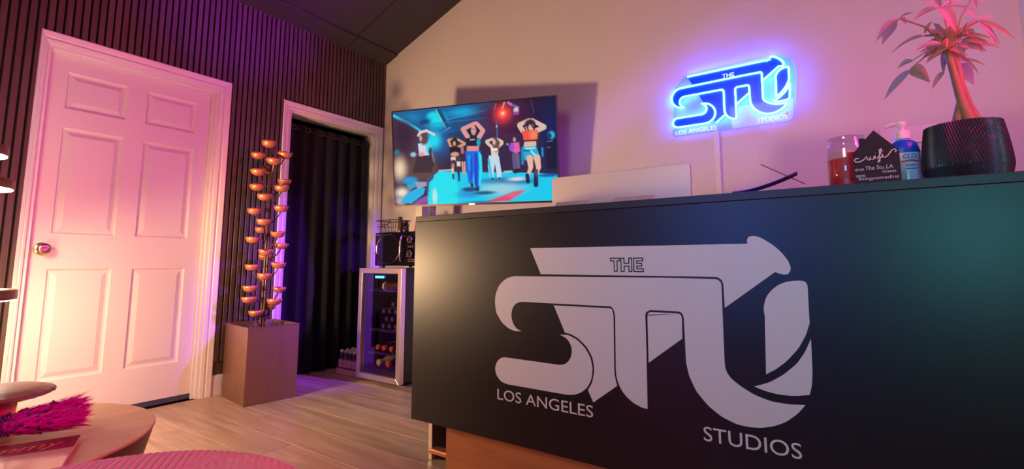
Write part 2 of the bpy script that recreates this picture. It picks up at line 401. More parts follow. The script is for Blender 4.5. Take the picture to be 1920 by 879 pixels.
for i, (cx, czm, dp) in enumerate(CUPS):
    p = dirx*(cx/1000) + dirf*(dp*.058 + (.018 if dp == 0 else 0)); p = Rm @ p; z = czm/1000
    o = link('cup', cupm, None, fo); o.location = (p.x, p.y, z)
    a = math.atan2(p.y, p.x)+rp.uniform(-1.3, 1.3)+(math.pi if i % 3 == 0 else 0); o.rotation_euler = (rp.uniform(-.04,.04), rp.uniform(-.04,.04), a)
    s_ = .96 if dp >= 0 else .9; o.scale = (s_,)*3
    if i:
        b = G().tube([(p.x*.08, p.y*.08, z-.095), (p.x*.35, p.y*.35, z-.088), (p.x*.75, p.y*.75, z-.055), (p.x*.95, p.y*.95, z-.021)], .0042, 6)
        obj('branch', b, M_stem, fo, True)
# ================================================================ reception desk
DX0, DX1, DY, DZ0, DZ1 = 1.895, XR-.004, -1.4, .197, 1.07
dk = thing('reception_desk', 'long black reception desk with a big white logo on its front', 'desk', (0,0,0))
fp = obj('front_panel', G().box(DX0, DX1, DY, DY+.02, DZ0, DZ1-.026), M_desk, dk)
obj('countertop', G().box(DX0, DX1, DY, DY+.44, DZ1-.024, DZ1), M_desktop, dk, bevel=.0015)
obj('side_panel', G().box(DX0, DX0+.02, DY+.0205, -.74, DZ0, DZ1-.026), M_desk, dk)
obj('work_surface', G().box(DX0+.021, DX1, -1.15, -.6, .72, .745), M_desktop, dk)
obj('back_support', G().box(DX1-.03, DX1, -1.37, -.62, .01, .719), M_desk, dk)
obj('bottom_shelf', G().box(DX0+.021, DX1-.031, DY+.021, -.9, DZ0+.001, DZ0+.02), M_desk, dk)
obj('plinth', G().box(2.062, DX1-.04, -1.36, -1.34, .0015, DZ0-.0005), M_oak, dk, label='orange oak kick panel under the desk front')
lg = obj('leg', G().box(1.903, 1.925, -1.3, -.78, .0015, DZ0-.0005).box(1.9255, 2.2, -1.3, -1.285, .158, DZ0-.0005), M_steel, dk, bevel=.002)
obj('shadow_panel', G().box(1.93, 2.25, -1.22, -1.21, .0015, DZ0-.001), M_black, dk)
obj('foot_bar', G().box(1.915, 2.12, -1.312, -1.27, .032, .054), M_copper, lg, bevel=.005)
LOGO={
 'bar':[(2072,7175),(9528,7177),(9519,7291),(9567,7375),(9683,7406),(9837,7367),(10027,7246),(10237,7078),(10415,6871),(10536,6674),(10585,6509),(10567,6389),(10502,6313),(10422,6297),(10303,6326),(10190,6370),(8827,5313),(8823,6004),(8781,6125),(8678,6200),(8601,6212),(6988,6210),(2525,6211)],
 'main':[(1339,6121),(6986,6159),(8598,6144),(8674,6129),(8747,6050),(8764,5971),(8760,5367),(8757,5109),(8747,3702),(8775,3513),(8880,3336),(9140,3136),(9481,2953),(9899,2834),(10347,2824),(10713,2868),(10534,2626),(10240,2356),(9946,2193),(9649,2095),(9348,2053),(8998,2068),(8598,2208),(8235,2457),(7914,2820),(7724,3237),(7650,3627),(7640,4723),(7634,4982),(7583,5094),(7486,5138),(6594,5130),(6592,5130),(6466,5065),(6427,4960),(6427,4971),(6429,3779),(6406,2070),(6230,2080),(5940,2183),(5689,2361),(5521,2576),(5418,2823),(5380,3061),(5398,4911),(5379,4987),(5340,5110),(5256,5177),(1687,5174),(1514,5142),(1324,5023),(1223,4814),(1203,4588),(1268,4383),(1414,4181),(1661,4082),(1355,4068),(1062,4155),(762,4349),(548,4625),(490,4712),(424,5085),(460,5423),(617,5744),(878,5980),(1110,6080)],
 'lower':[(855,3061),(3336,3050),(3565,3141),(3718,3330),(3782,3574),(3726,3807),(3578,3990),(3299,4099),(3630,4112),(3976,3981),(4264,3750),(4473,3432),(4550,3085),(4506,2746),(4358,2455),(4140,2257),(3847,2117),(3550,2078),(976,2088),(709,2159),(515,2346),(435,2597),(525,2845),(676,2995)],
 'fill':[(3062,5107),(5235,5115),(5300,5072),(5328,4948),(5339,4907),(5324,3095),(5353,2855),(5413,2633),(4550,1978),(4356,2351),(4527,2624),(4615,3051),(4544,3461),(4337,3778),(4026,4028),(3731,4156),(3505,4181),(3220,4782)],
 'inner':[(6590,5065),(7467,5078),(7548,5036),(7577,4946),(7566,4324),(6490,3487),(6498,4976),(6487,4946),(6518,5023)],
 'leaf':[(10715,6144),(10844,6141),(10918,6099),(10953,6012),(10939,5069),(10945,5036),(10835,4693),(10634,4318),(10332,3949),(10072,3716),(9816,3548),(9870,5174),(9851,5269),(9859,5420),(9927,5666),(10090,5883),(10287,6040),(10504,6119)],
 'cres':[(10947,4613),(10928,3731),(10891,3377),(10827,3146),(10481,3065),(10117,3046),(9787,3089),(9497,3176),(9885,3338),(10229,3577),(10571,3909),(10788,4244)],
}

LX, LZ = 2.3, .2
def chaikin(poly, sharp=38):
    """round only the shallow corners of a traced outline"""
    n = len(poly); out = []
    for i in range(n):
        p0, p, p1 = np.array(poly[i-1], float), np.array(poly[i], float), np.array(poly[(i+1) % n], float)
        a, b = p-p0, p1-p; la, lb = np.linalg.norm(a), np.linalg.norm(b)
        if la < 1e-6 or lb < 1e-6: continue
        t = math.degrees(math.acos(max(-1, min(1, float(a@b)/(la*lb)))))
        if t > sharp or t < 4: out.append(tuple(p))
        else:
            k = min(.25*la, .25*lb, 60); out.append(tuple(p-a/la*k)); out.append(tuple(p+b/lb*k))
    return out
LOGO = {k: chaikin(chaikin(v)) for k, v in LOGO.items()}
deskfn = lambda u, v, d: (u, DY-.0003-d, v)
lname = {'bar': 'logo_bar', 'main': 'logo_letterform', 'lower': 'logo_swash', 'fill': 'logo_facet', 'inner': 'logo_facet', 'leaf': 'logo_leaf', 'cres': 'logo_crescent'}
for k, poly in LOGO.items():
    g = G().prism([(LX+a/1e4, LZ+b/1e4) for a, b in poly], deskfn, 0, .0012)
    obj(lname[k], g, M_vinyl, fp)
link('lettering', text_mesh('LOS ANGELES', 2.356, 2.753, .3475, .3865, deskfn, d=.0012), M_vinyl, fp)['label'] = 'white lettering LOS ANGELES'
link('lettering', text_mesh('STUDIOS', 3.107, 3.356, .345, .3855, deskfn, d=.0012), M_vinyl, fp)['label'] = 'white lettering STUDIOS'
# outlined THE on the bar
def outline_letter(poly, name):
    g = G()
    pts = [deskfn(u, v, .0016) for u, v in poly]
    n = len(poly); t = .0036
    area2 = sum(poly[i][0]*poly[(i+1) % n][1]-poly[(i+1) % n][0]*poly[i][1] for i in range(n)); sg = 1 if area2 > 0 else -1
    ins = []
    for i in range(n):
        a = np.array(poly[i])-np.array(poly[i-1]); b = np.array(poly[(i+1) % n])-np.array(poly[i])
        na = sg*np.array([-a[1], a[0]])/np.linalg.norm(a); nb = sg*np.array([-b[1], b[0]])/np.linalg.norm(b)
        ins.append(tuple(np.array(poly[i])+(na+nb)*t))
    vv = [deskfn(u,v,.0017) for u,v in poly]+[deskfn(u,v,.0017) for u,v in ins]
    g.add(vv, [(i, (i+1) % n, n+(i+1) % n, n+i) for i in range(n)])
    o = obj(name, g, M_vblack, fp); return o
zt, zb = .8798, .8327
outline_letter([(2.8264,zt),(2.862,zt),(2.862,zt-.0125),(2.8535,zt-.0125),(2.8535,zb),(2.839,zb),(2.839,zt-.0125),(2.8264,zt-.0125)], 'outline_letter')
outline_letter([(2.8635,zt),(2.878,zt),(2.878,zt-.017),(2.891,zt-.017),(2.891,zt),(2.9045,zt),(2.9045,zb),(2.891,zb),(2.891,zt-.0295),(2.878,zt-.0295),(2.878,zb),(2.8635,zb)], 'outline_letter')
outline_letter([(2.908,zt),(2.942,zt),(2.942,zt-.0125),(2.9215,zt-.0125),(2.9215,zt-.017),(2.938,zt-.017),(2.938,zt-.0295),(2.9215,zt-.0295),(2.9215,zt-.0345),(2.943,zt-.0345),(2.943,zb),(2.908,zb)], 'outline_letter')
# ================================================================ neon sign
NS, NX, NZ = .5978, 1.2639, 1.4320
def nf(a, b): return (NS*(LX+a/1e4)+NX, NS*(LZ+b/1e4)+NZ)
ne = thing('neon_sign', 'glowing blue neon logo sign on a clear acrylic sheet on the wall', 'sign', (2.98, 0, 1.62))
NO = Vector((2.98, 0, 1.62))
M_tube = emission('neon_tube_glow', (.007, .075, 1), 140)
M_blue = mat('blue_acrylic', (8,60,225), .25, var=.03, coat=.3)
M_acr = glass('clear_acrylic', (.84,.91,1), .02)
M_edge = mat('acrylic_edge', (190,215,255), .3)
M_nwhite = mat('white_print', (235,240,250), .5, emit=(.75,.88,1), estr=.9)
rel = lambda x, y, z: (x-NO.x, y-NO.y, z-NO.z)
sheet = [(2.672,1.624),(3.283,1.622),(3.300,1.64),(3.318,1.90),(3.305,1.962),(3.25,1.998),(2.745,1.990),(2.680,1.93),(2.660,1.64)]
sh = obj('acrylic_sheet', G().prism(sheet, lambda u,v,d: rel(u,d,v), -.014, -.010), M_acr, ne)
obj('sheet_edge', G().tube([rel(u,-.012,v) for u,v in sheet], .0016, 6, closed=True), M_edge, sh)
for k, poly in LOGO.items():
    obj('face', G().prism([nf(a,b) for a,b in poly], lambda u,v,d: rel(u,d,v), -.018, -.0145), M_blue, ne)
def ntube(pts, closed):
    obj('tube', G().tube([rel(u,-.024,v) for u,v in pts], .0048, 8, closed=closed), M_tube, ne, True)
for k in ('main','lower','leaf','cres'): ntube([nf(a,b) for a,b in LOGO[k]], True)
bar = LOGO['bar']; i0 = 0
bi = min(range(len(bar)), key=lambda i: (bar[i][0]-8827)**2+(bar[i][1]-5313)**2)
ntube([nf(a,b) for a,b in bar[:bi+1]], False)
ntube([nf(5413,2633), nf(4550,1978)], False); ntube([nf(7566,4324), nf(6490,3487)], False)
nfn = lambda u, v, d: rel(u, -.0263-d-.0005, v)
for body, a in (('LOS ANGELES', (2.678,2.912,1.632,1.657)), ('STUDIOS', (3.126,3.274,1.633,1.657)), ('THE', (2.957,3.022,1.929,1.953))):
    tm = text_mesh(body, *a, (lambda u,v,d: rel(u, -.0185-d, v)), d=.001); link('lettering', tm, M_nwhite, ne)
for (u, v) in ((2.745,1.975),(3.19,1.975),(3.268,1.668),(2.676,1.668)):
    gg = G().lathe([(.006,0),(.006,.018),(.004,.021),(0,.021)], 12); gg.v = [rel(u+x, -z, v+y_) for x, y_, z in gg.v]
    obj('standoff', gg, M_steel, ne, True)
obj('cable_conduit', G().box(2.892-NO.x, 2.922-NO.x, -.014, -.0005, .80-NO.z, 1.628-NO.z), M_trim, ne, bevel=.003, label='white cable conduit down the wall')
# ================================================================ television
TLc, TRc, BRc, BLc = (Vector(v) for v in ((.8025,-.6016,1.9659),(1.9938,-.2615,1.9526),(1.9634,-.1846,1.2581),(.7721,-.5228,1.2686)))
hx = (TRc-TLc).normalized(); vz = (TLc-BLc); vz = (vz-hx*vz.dot(hx)).normalized(); nn = hx.cross(vz)      # nn faces the room
cen = (TLc+TRc+BRc+BLc)/4; TW, TH = (TRc-TLc).length, (TLc-BLc).length
tvm = Matrix((hx, -nn, vz)).transposed().to_4x4(); tvm.translation = cen
tv = thing('television', 'large flat television on a swivel arm showing dancers in blue light', 'television')
tv.matrix_world = tvm
obj('back_case', G().box(-TW/2, TW/2, -.002, .022, -TH/2, TH/2).box(-TW/2+.15, TW/2-.15, .022, .045, -TH/2+.06, TH/2-.12), M_black, tv, bevel=.003)
b_ = .007
g = G().box(-TW/2, TW/2, -.008, -.0021, TH/2-b_, TH/2).box(-TW/2, TW/2, -.008, -.0021, -TH/2, -TH/2+.013).box(-TW/2, -TW/2+b_, -.008, -.0021, -TH/2+.013, TH/2-b_).box(TW/2-b_, TW/2, -.008, -.0021, -TH/2+.013, TH/2-b_)
obj('bezel', g, mat('dark_bronze_bezel', (70,56,50), .35, .6), tv)
obj('badge', G().box(-.022, .022, -.0095, -.0085, -TH/2+.001, -TH/2+.012), M_steel, tv)
TV_OPS=[('P',(48,36,62),[(-18,-27),(1634,-23),(1622,929),(-49,939)]),
('P',(12,92,150),[(-10,3),(1081,-4),(973,152),(819,206),(616,244),(309,271),(14,64)]),
('P',(28,22,48),[(1059,-2),(1606,0),(1608,318),(1117,281),(957,158)]),
('E',(20,70,120),820,189,226,106,0.9),
('E',(16,160,210),731,62,143,39,0.8),
('E',(14,130,185),166,70,121,45,0.8),
('E',(10,225,240),468,129,88,76,0.75),
('E',(12,215,235),430,64,60,30,0.7),
('E',(12,60,110),347,122,45,23,0.8),
('C',(70,205,230),15,35,11,165,114,14),
('C',(60,190,220),165,114,14,303,205,9),
('P',(20,72,112),[(464,16),(509,14),(599,185),(551,190)]),
('C',(110,215,225),464,16,5,552,184,5),
('C',(35,130,180),330,149,3,973,134,3),
('C',(150,210,225),456,263,3,602,194,3),
('C',(60,170,210),573,119,3,975,62,3),
('P',(72,46,66),[(4,56),(311,228),(463,304),(462,606),(362,674),(21,703)]),
('E',(50,30,55),110,235,91,136,0.9),
('E',(96,70,66),284,568,166,91,0.9),
('E',(22,100,170),454,325,143,128,0.9),
('E',(20,215,238),431,302,72,76,0.75),
('E',(95,28,58),1117,130,196,166,0.95),
('E',(240,60,60),1118,110,79,79,0.7),
('E',(255,120,90),1118,108,33,33,0.6),
('E',(255,225,200),1119,107,14,14,0.3),
('C',(240,140,110),1136,14,8,1116,61,8),
('C',(170,90,110),1058,15,5,1035,68,5),
('C',(190,110,190),1171,17,11,1214,46,12),
('C',(90,90,170),1214,46,12,1265,67,11),
('E',(215,190,205),1243,93,26,33,0.2),
('P',(130,80,160),[(1218,105),(1267,102),(1269,133),(1220,131)]),
('E',(12,30,82),1562,355,106,287,0.7),
('C',(60,95,160),1058,173,6,1065,457,6),
('E',(190,190,220),1057,219,9,14,0.2),
('C',(70,70,120),1383,19,3,1402,128,3),
('P',(10,200,235),[(338,935),(371,660),(470,595),(807,618),(1429,654),(1604,681),(1614,955)]),
('P',(14,222,236),[(355,928),(396,647),(478,601),(605,608),(664,730),(659,922)]),
('C',(165,190,205),478,590,9,606,589,9),
('C',(150,195,205),1100,632,11,1187,630,9),
('C',(60,60,100),606,596,6,1107,627,8),
('E',(20,150,200),1001,702,181,21,0.8),
('E',(10,86,140),1163,721,196,30,0.7),
('E',(150,205,220),1073,781,226,60,0.7),
('E',(205,215,225),1236,699,91,18,0.7),
('P',(214,100,132),[(890,896),(1064,850),(1204,807),(1312,795),(1261,836),(1165,891)]),
('P',(225,75,95),[(951,895),(1101,851),(1188,864),(1144,890)]),
('E',(175,228,232),426,829,27,79,0.4),
('E',(12,150,210),770,819,106,30,0.7),
('E',(16,110,180),860,906,136,21,0.8),
('E',(10,90,160),1519,679,91,14,0.6),
('E',(232,205,172),63,550,69,106,0.85),
('E',(238,224,205),80,780,76,51,0.85),
('E',(190,175,180),65,861,60,39,0.8),
('P',(92,66,64),[(221,460),(458,455),(426,605),(371,660),(148,635)]),
('E',(18,150,205),172,669,82,39,0.4),
('P',(20,175,226),[(53,871),(126,796),(254,735),(331,745),(309,803),(233,851),(174,889)]),
('P',(150,155,180),[(205,682),(343,685),(361,718),(253,754)]),
('P',(40,160,200),[(129,708),(230,690),(237,727),(161,761)]),
('P',(130,80,170),[(182,898),(250,852),(352,812),(349,903)]),
('P',(150,60,110),[(240,900),(350,870),(349,903)]),
('P',(70,74,110),[(348,630),(426,622),(415,662),(368,696),(363,776),(339,804)]),
('P',(58,42,52),[(247,435),(403,415),(432,518),(397,603),(200,593)]),
('P',(208,212,226),[(265,322),(344,310),(391,400),(378,436),(275,440)]),
('E',(60,215,232),377,363,30,63,0.4),
('E',(220,155,155),301,424,36,21,0.2),
('E',(92,62,74),329,274,45,63,0.2),
('E',(205,158,148),296,272,17,33,0.2),
('C',(228,200,196),271,244,12,291,216,14),
('C',(228,200,196),291,216,14,358,204,12),
('C',(228,200,196),358,204,12,437,247,12),
('E',(150,205,215),212,421,33,24,0.3),
('E',(40,110,120),37,393,30,30,0.4),
('C',(120,120,140),404,372,11,426,504,6),
('E',(36,60,84),391,400,18,36,0.2),
('C',(176,110,116),718,393,15,720,449,15),
('C',(48,36,62),719,463,21,721,520,20),
('C',(214,156,156),714,523,9,721,619,8),
('C',(214,156,156),736,524,9,739,620,8),
('C',(206,150,118),606,374,14,581,312,12),
('C',(206,150,118),581,309,12,630,302,11),
('C',(206,150,118),681,379,14,741,355,14),
('C',(206,150,118),741,349,12,677,311,11),
('E',(32,25,36),640,334,35,42,0.1),
('E',(204,152,122),640,345,18,26,0.15),
('P',(26,23,32),[(593,373),(691,380),(695,427),(592,427)]),
('E',(216,158,126),642,445,45,24,0.15),
('P',(72,56,62),[(600,465),(697,465),(702,522),(598,519)]),
('P',(226,206,190),[(600,468),(649,468),(648,502),(602,502)]),
('C',(64,52,62),624,515,21,619,579,17),
('C',(180,130,120),620,543,15,617,571,14),
('C',(20,70,110),618,593,12,621,666,9),
('C',(210,190,180),615,585,15,616,614,12),
('C',(60,54,62),674,518,21,673,603,17),
('P',(226,206,190),[(658,512),(696,514),(696,561),(660,559)]),
('C',(40,52,60),675,574,18,677,617,12),
('C',(24,60,90),676,617,12,678,688,9),
('E',(14,70,120),784,774,79,20,0.5),
('E',(20,80,130),923,811,91,15,0.7),
('E',(40,26,42),830,255,60,76,0.15),
('C',(222,148,146),774,291,23,730,224,21),
('C',(222,148,146),730,218,21,843,177,17),
('C',(226,152,150),887,303,23,925,250,21),
('C',(226,152,150),925,245,20,866,176,17),
('E',(218,164,152),834,238,27,47,0.15),
('E',(150,70,80),833,256,12,5,0.3),
('C',(60,30,40),822,228,3,846,229,3),
('P',(24,24,44),[(761,304),(886,313),(895,385),(753,375)]),
('E',(22,160,190),879,350,20,38,0.4),
('P',(216,142,140),[(765,376),(884,384),(880,431),(761,424)]),
('C',(190,190,200),798,322,5,839,322,5),
('P',(14,104,222),[(748,423),(897,427),(909,573),(882,756),(834,760),(824,624),(807,725),(774,718),(753,593)]),
('P',(24,222,240),[(874,428),(906,469),(909,628),(886,746),(868,745),(880,571)]),
('C',(10,64,196),850,457,12,846,738,14),
('C',(20,150,240),781,467,11,785,594,9),
('C',(10,64,196),805,497,6,799,679,8),
('E',(42,34,44),804,736,15,23,0.1),
('E',(42,34,44),856,774,20,21,0.1),
('C',(222,190,170),1010,405,14,959,358,14),
('C',(222,190,170),959,347,14,1015,329,11),
('C',(222,190,170),1062,408,14,1103,374,14),
('C',(222,190,170),1103,360,14,1060,332,11),
('P',(226,200,178),[(993,386),(1073,391),(1061,484),(999,480)]),
('E',(112,72,70),1046,384,33,66,0.15),
('E',(218,172,160),1029,358,18,29,0.15),
('P',(236,225,220),[(998,411),(1062,415),(1056,440),(1000,436)]),
('P',(192,216,232),[(975,476),(1070,482),(1092,638),(1085,681),(1050,680),(1030,551),(1011,678),(978,676),(963,576)]),
('C',(30,200,226),974,514,11,993,671,11),
('E',(30,40,70),1002,686,14,9,0.1),
('E',(30,40,70),1070,683,14,9,0.1),
('E',(196,156,168),1220,350,15,24,0.15),
('P',(228,92,172),[(1190,380),(1262,374),(1269,456),(1228,475),(1171,436)]),
('E',(150,82,196),1192,415,26,39,0.3),
('C',(98,84,124),1213,482,20,1216,603,15),
('C',(98,94,134),1245,484,18,1250,604,14),
('E',(40,24,50),1221,630,21,21,0.2),
('E',(40,24,50),1250,625,15,21,0.2),
('E',(90,170,200),1154,386,14,12,0.2),
('P',(14,24,50),[(1508,371),(1593,368),(1586,622),(1501,624)]),
('E',(36,190,222),1553,334,33,36,0.25),
('E',(20,50,90),1536,340,21,27,0.3),
('C',(120,130,160),1516,389,3,1561,384,3),
('E',(110,80,110),1528,439,18,9,0.3),
('C',(16,150,200),1470,442,8,1471,509,8),
('C',(216,186,166),1297,275,23,1269,230,20),
('C',(216,186,166),1270,222,20,1357,189,17),
('C',(216,186,166),1429,283,23,1491,264,20),
('C',(216,186,166),1492,256,20,1386,191,17),
('E',(50,32,46),1366,227,50,45,0.15),
('E',(220,176,164),1374,255,27,33,0.15),
('C',(190,160,130),1328,246,6,1337,276,6),
('C',(60,34,44),1371,220,6,1398,262,6),
('P',(245,82,60),[(1288,278),(1435,279),(1427,365),(1306,366)]),
('E',(240,130,80),1396,323,36,42,0.5),
('P',(90,34,44),[(1306,361),(1427,361),(1427,377),(1308,374)]),
('P',(218,182,160),[(1311,375),(1418,377),(1417,425),(1301,420)]),
('P',(30,172,204),[(1287,419),(1415,419),(1456,535),(1400,548),(1356,488),(1315,546),(1279,484)]),
('C',(150,220,230),1322,435,9,1400,435,9),
('C',(20,80,120),1307,452,6,1350,458,6),
('C',(160,225,235),1371,462,8,1432,533,11),
('C',(20,130,190),1289,444,12,1289,566,12),
('C',(226,182,160),1355,522,29,1362,597,23),
('C',(226,182,160),1361,610,20,1334,670,14),
('C',(226,182,160),1420,522,29,1432,601,23),
('C',(226,182,160),1432,609,20,1410,667,14),
('C',(24,36,72),1328,670,17,1333,725,18),
('C',(24,36,72),1405,669,18,1405,758,21),
('C',(90,60,90),1416,633,11,1410,680,11)]
NXp, NYp = 420, 237
U, V = np.meshgrid((np.arange(NXp)+.5)/NXp*1600, (np.arange(NYp)+.5)/NYp*900)
img = np.zeros((NYp, NXp, 3))
def blend(a, c): img[:] = img*(1-a[..., None])+np.array(c, float)*a[..., None]
def aa(d): return np.clip(.5-d/3.8, 0, 1)
for op in TV_OPS:
    if op[0] == 'E':
        _, c, x, y_, rx, ry, soft = op
        q = np.sqrt(((U-x)/rx)**2+((V-y_)/ry)**2)
        if soft > .3: a = np.clip(1-(q-(1-soft))/(2*soft), 0, 1); a = a*a*(3-2*a)
        else: a = np.clip((1+soft-q)/(2*soft+3.8/min(rx,ry)), 0, 1)
        blend(a, c)
    elif op[0] == 'C':
        _, c, x1, y1_, r1, x2, y2_, r2 = op
        dx, dy_ = x2-x1, y2_-y1_; t = np.clip(((U-x1)*dx+(V-y1_)*dy_)/max(1, dx*dx+dy_*dy_), 0, 1)
        d = np.hypot(U-x1-t*dx, V-y1_-t*dy_)-(r1+(r2-r1)*t); blend(aa(d), c)
    else:
        _, c, pts = op
        ins = np.zeros(U.shape, bool); dm = np.full(U.shape, 1e9); n = len(pts)
        for i in range(n):
            (xa, ya), (xb, yb) = pts[i], pts[(i+1) % n]
            if ya != yb: ins ^= ((V > min(ya,yb)) & (V <= max(ya,yb)) & (U < xa+(V-ya)*(xb-xa)/(yb-ya)))
            dx, dy_ = xb-xa, yb-ya; t = np.clip(((U-xa)*dx+(V-ya)*dy_)/max(1, dx*dx+dy_*dy_), 0, 1)
            dm = np.minimum(dm, np.hypot(U-xa-t*dx, V-ya-t*dy_))
        blend(aa(np.where(ins, -dm, dm)), c)
img = np.clip(img/255, 0, 1); img = np.where(img <= .04045, img/12.92, ((img+.055)/1.055)**2.4)
sw, sh_ = TW-2*b_, TH-b_-.013
nxv, nyv = NXp+1, NYp+1
px_, pz_ = np.meshgrid(np.linspace(-sw/2, sw/2, nxv), np.linspace(TH/2-b_, -TH/2+.013, nyv))
co = np.stack([px_, np.full_like(px_, -.0035), pz_], -1).reshape(-1, 3)
ii, jj = np.meshgrid(np.arange(NXp), np.arange(NYp)); a0 = (jj*nxv+ii).ravel()
fc = np.stack([a0, a0+nxv, a0+nxv+1, a0+1], -1)
me = bpy.data.meshes.new('screen'); me.from_pydata(co.tolist(), [], fc.tolist())
ca = me.color_attributes.new('picture', 'FLOAT_COLOR', 'POINT')
pc = np.pad(img, ((0,1),(0,1),(0,0)), mode='edge'); pc2 = np.pad(img, ((1,0),(1,0),(0,0)), mode='edge'); pcv = (pc+pc2)/2
ca.data.foreach_set('color', np.concatenate([pcv.reshape(-1,3), np.ones((nxv*nyv,1))], 1).astype(np.float32).ravel())
m = bpy.data.materials.new('screen_picture'); m.use_nodes = True; nt = m.node_tree; b = nt.nodes['Principled BSDF']
at = nt.nodes.new('ShaderNodeVertexColor'); at.layer_name = 'picture'
b.inputs['Base Color'].default_value = (.01,.01,.012,1); b.inputs['Roughness'].default_value = .5; b.inputs['Specular IOR Level'].default_value = .06
nt.links.new(at.outputs[0], b.inputs['Emission Color']); b.inputs['Emission Strength'].default_value = 1.0
link('screen', me, m, tv)['label'] = 'lit screen with dancers under blue and red stage light'
inv = tvm.inverted()
mnt = thing('television_mount', 'black swivel wall mount behind the television', 'wall mount', (1.35,0,1.62))
ec = cen-nn*.068-Vector((1.35,0,1.62))
obj('swivel_arm', G().tube([(0,-.0125,0), (-.2,-.2,0), tuple(ec)], .018, 10), M_black, mnt, True)
obj('wall_plate', G().box(-.1,.1,-.012,-.001,-.12,.12), M_black, mnt)
# ================================================================ beverage fridge (front faces -Y)
fx0, fx1, fyf, fyb, fz0, fz1 = .425, .887, -.50, -.06, .03, .825
fr = thing('beverage_fridge', 'black beverage fridge with a steel-framed glass door and bottles inside', 'fridge', ((fx0+fx1)/2, fyf, 0))
FO = Vector(((fx0+fx1)/2, fyf, 0))
def fb(g, *a):
    x0, x1, y0, y1, z0, z1 = a; return g.box(x0-FO.x, x1-FO.x, y0-FO.y, y1-FO.y, z0, z1)
g = G(); t = .03
fb(g, fx0, fx0+t, fyf, fyb, fz0, fz1); fb(g, fx1-t, fx1, fyf, fyb, fz0, fz1); fb(g, fx0+t, fx1-t, fyb-t, fyb, fz0, fz1)
fb(g, fx0+t, fx1-t, fyf, fyb-t, fz1-.05, fz1); fb(g, fx0+t, fx1-t, fyf, fyb-t, fz0, fz0+.06)
obj('body', g, M_black, fr)
M_inner = mat('fridge_liner', (92,84,80), .5)
g = G(); fb(g, fx0+t+.001, fx1-t-.001, fyb-t-.006, fyb-t-.001, fz0+.061, fz1-.051); obj('liner', g, M_inner, fr)
for i in range(9):
    x = fx0+.07+i*.045; g = G().tube([(x-FO.x, fyb-t-.012-FO.y, .45), (x-FO.x, fyb-t-.012-FO.y, .76)], .004, 6); obj('liner_rib', g, M_inner, fr)
yd0, yd1 = fyf-.045, fyf-.003
dr = G(); w_ = .038
def mitre(x0, x1, z0, z1):
    o_ = [(x0,z0),(x1,z0),(x1,z1),(x0,z1)]; i_ = [(x0+w_,z0+w_),(x1-w_,z0+w_),(x1-w_,z1-w_),(x0+w_,z1-w_)]
    out = []
    for k in range(4):
        q = (k+1) % 4; gg = G(); poly = [o_[k], o_[q], i_[q], i_[k]]
        poly = [(u-FO.x, v) for u, v in poly]
        gg.prism(poly, lambda u,v,d: (u, d-FO.y, v), yd0, yd1); out.append(gg)
    return out
fd = None
for gg in mitre(fx0, fx1, fz0-.005, fz1):
    o = obj('door_rail', gg, M_steel, fr, bevel=.0015)
    fd = o
g = G(); fb(g, fx0+w_-.004, fx1-w_+.004, yd0+.014, yd0+.019, fz0-.005+w_-.004, fz1-w_+.004)
obj('glass_pane', g, glass('fridge_glass', (.86,.84,.87), .07), fr)
g = G(); fb(g, .60, .69, yd0+.008, yd0+.0125, .752, .768); obj('display', g, emission('blue_display', (.05,.45,1), 5), fr, label='blue lit temperature display')
g = G(); 
for xa in (fx0+.03, fx1-.06):
    for ya in (fyf+.02, fyb-.05): obj('foot', fb(G(), xa, xa+.03, ya, ya+.03, .0015, fz0), M_black, fr)
g = G().tube([(fx1-.03-FO.x, yd0+.01-FO.y, .018), (fx1+.03-FO.x, yd0+.04-FO.y, .012)], .005, 6); obj('hinge_pin', g, M_chrome, fr)
SH = (.20, .365, .655)
for z in SH:
    g = G()
    for yy in np.linspace(fyf+.02, fyb-t-.03, 9): g.tube([(fx0+t+.003-FO.x, yy-FO.y, z), (fx1-t-.003-FO.x, yy-FO.y, z)], .0025, 5)
    g.tube([(fx0+t+.003-FO.x, fyf+.015-FO.y, z+.012), (fx1-t-.003-FO.x, fyf+.015-FO.y, z+.012)], .003, 5)
    g.tube([(fx0+t+.003-FO.x, fyf+.015-FO.y, z), (fx1-t-.003-FO.x, fyf+.015-FO.y, z)], .003, 5)
    obj('wire_shelf', g, M_chrome, fr)
M_amber = mat('amber_glass', (92,52,30), .15, coat=.5); M_cream = mat('cream_cap', (232,206,166), .5); M_redcap = mat('red_cap', (214,84,54), .45)
M_darkb = mat('dark_bottle_glass', (34,28,30), .12, coat=.6); M_label = mat('tan_label', (206,176,132), .6); M_grey = mat('aluminium', (150,142,140), .3, .9)
def lying(name, label, cat, x, y, z, r, length, mbody, mcap, along='Y', rc=.5, neck=.3, group=None):
    o = thing(name, label, cat, (x,y,z+r), 0, group)
    def rot(gg):
        if along == 'Y': gg.v = [(a, c, b_2) for a, b_2, c in gg.v]
        else: gg.v = [(c, a, b_2) for a, b_2, c in gg.v]
        return gg
    obj('body', rot(G().lathe([(0,length),(r*.9,length),(r,length-.008),(r,length*neck+.02),(r*.75,length*neck),(r*rc,length*neck-.02),(r*rc,.022)], 16)), mbody, o, True)
    obj('cap', rot(G().lathe([(0,0),(r*rc*1.15,0),(r*rc*1.2,.003),(r*rc*1.2,.022),(0,.022)], 14)), mcap, o, True)
    return o
lying('bottle', 'bottle lying on the top fridge shelf, cream cap to the left', 'bottle', .60, fyf+.06, SH[2]+.0035, .030, .22, M_amber, M_cream, 'X', .92, .2)
gC = 'small bottles stacked in the middle of the fridge'
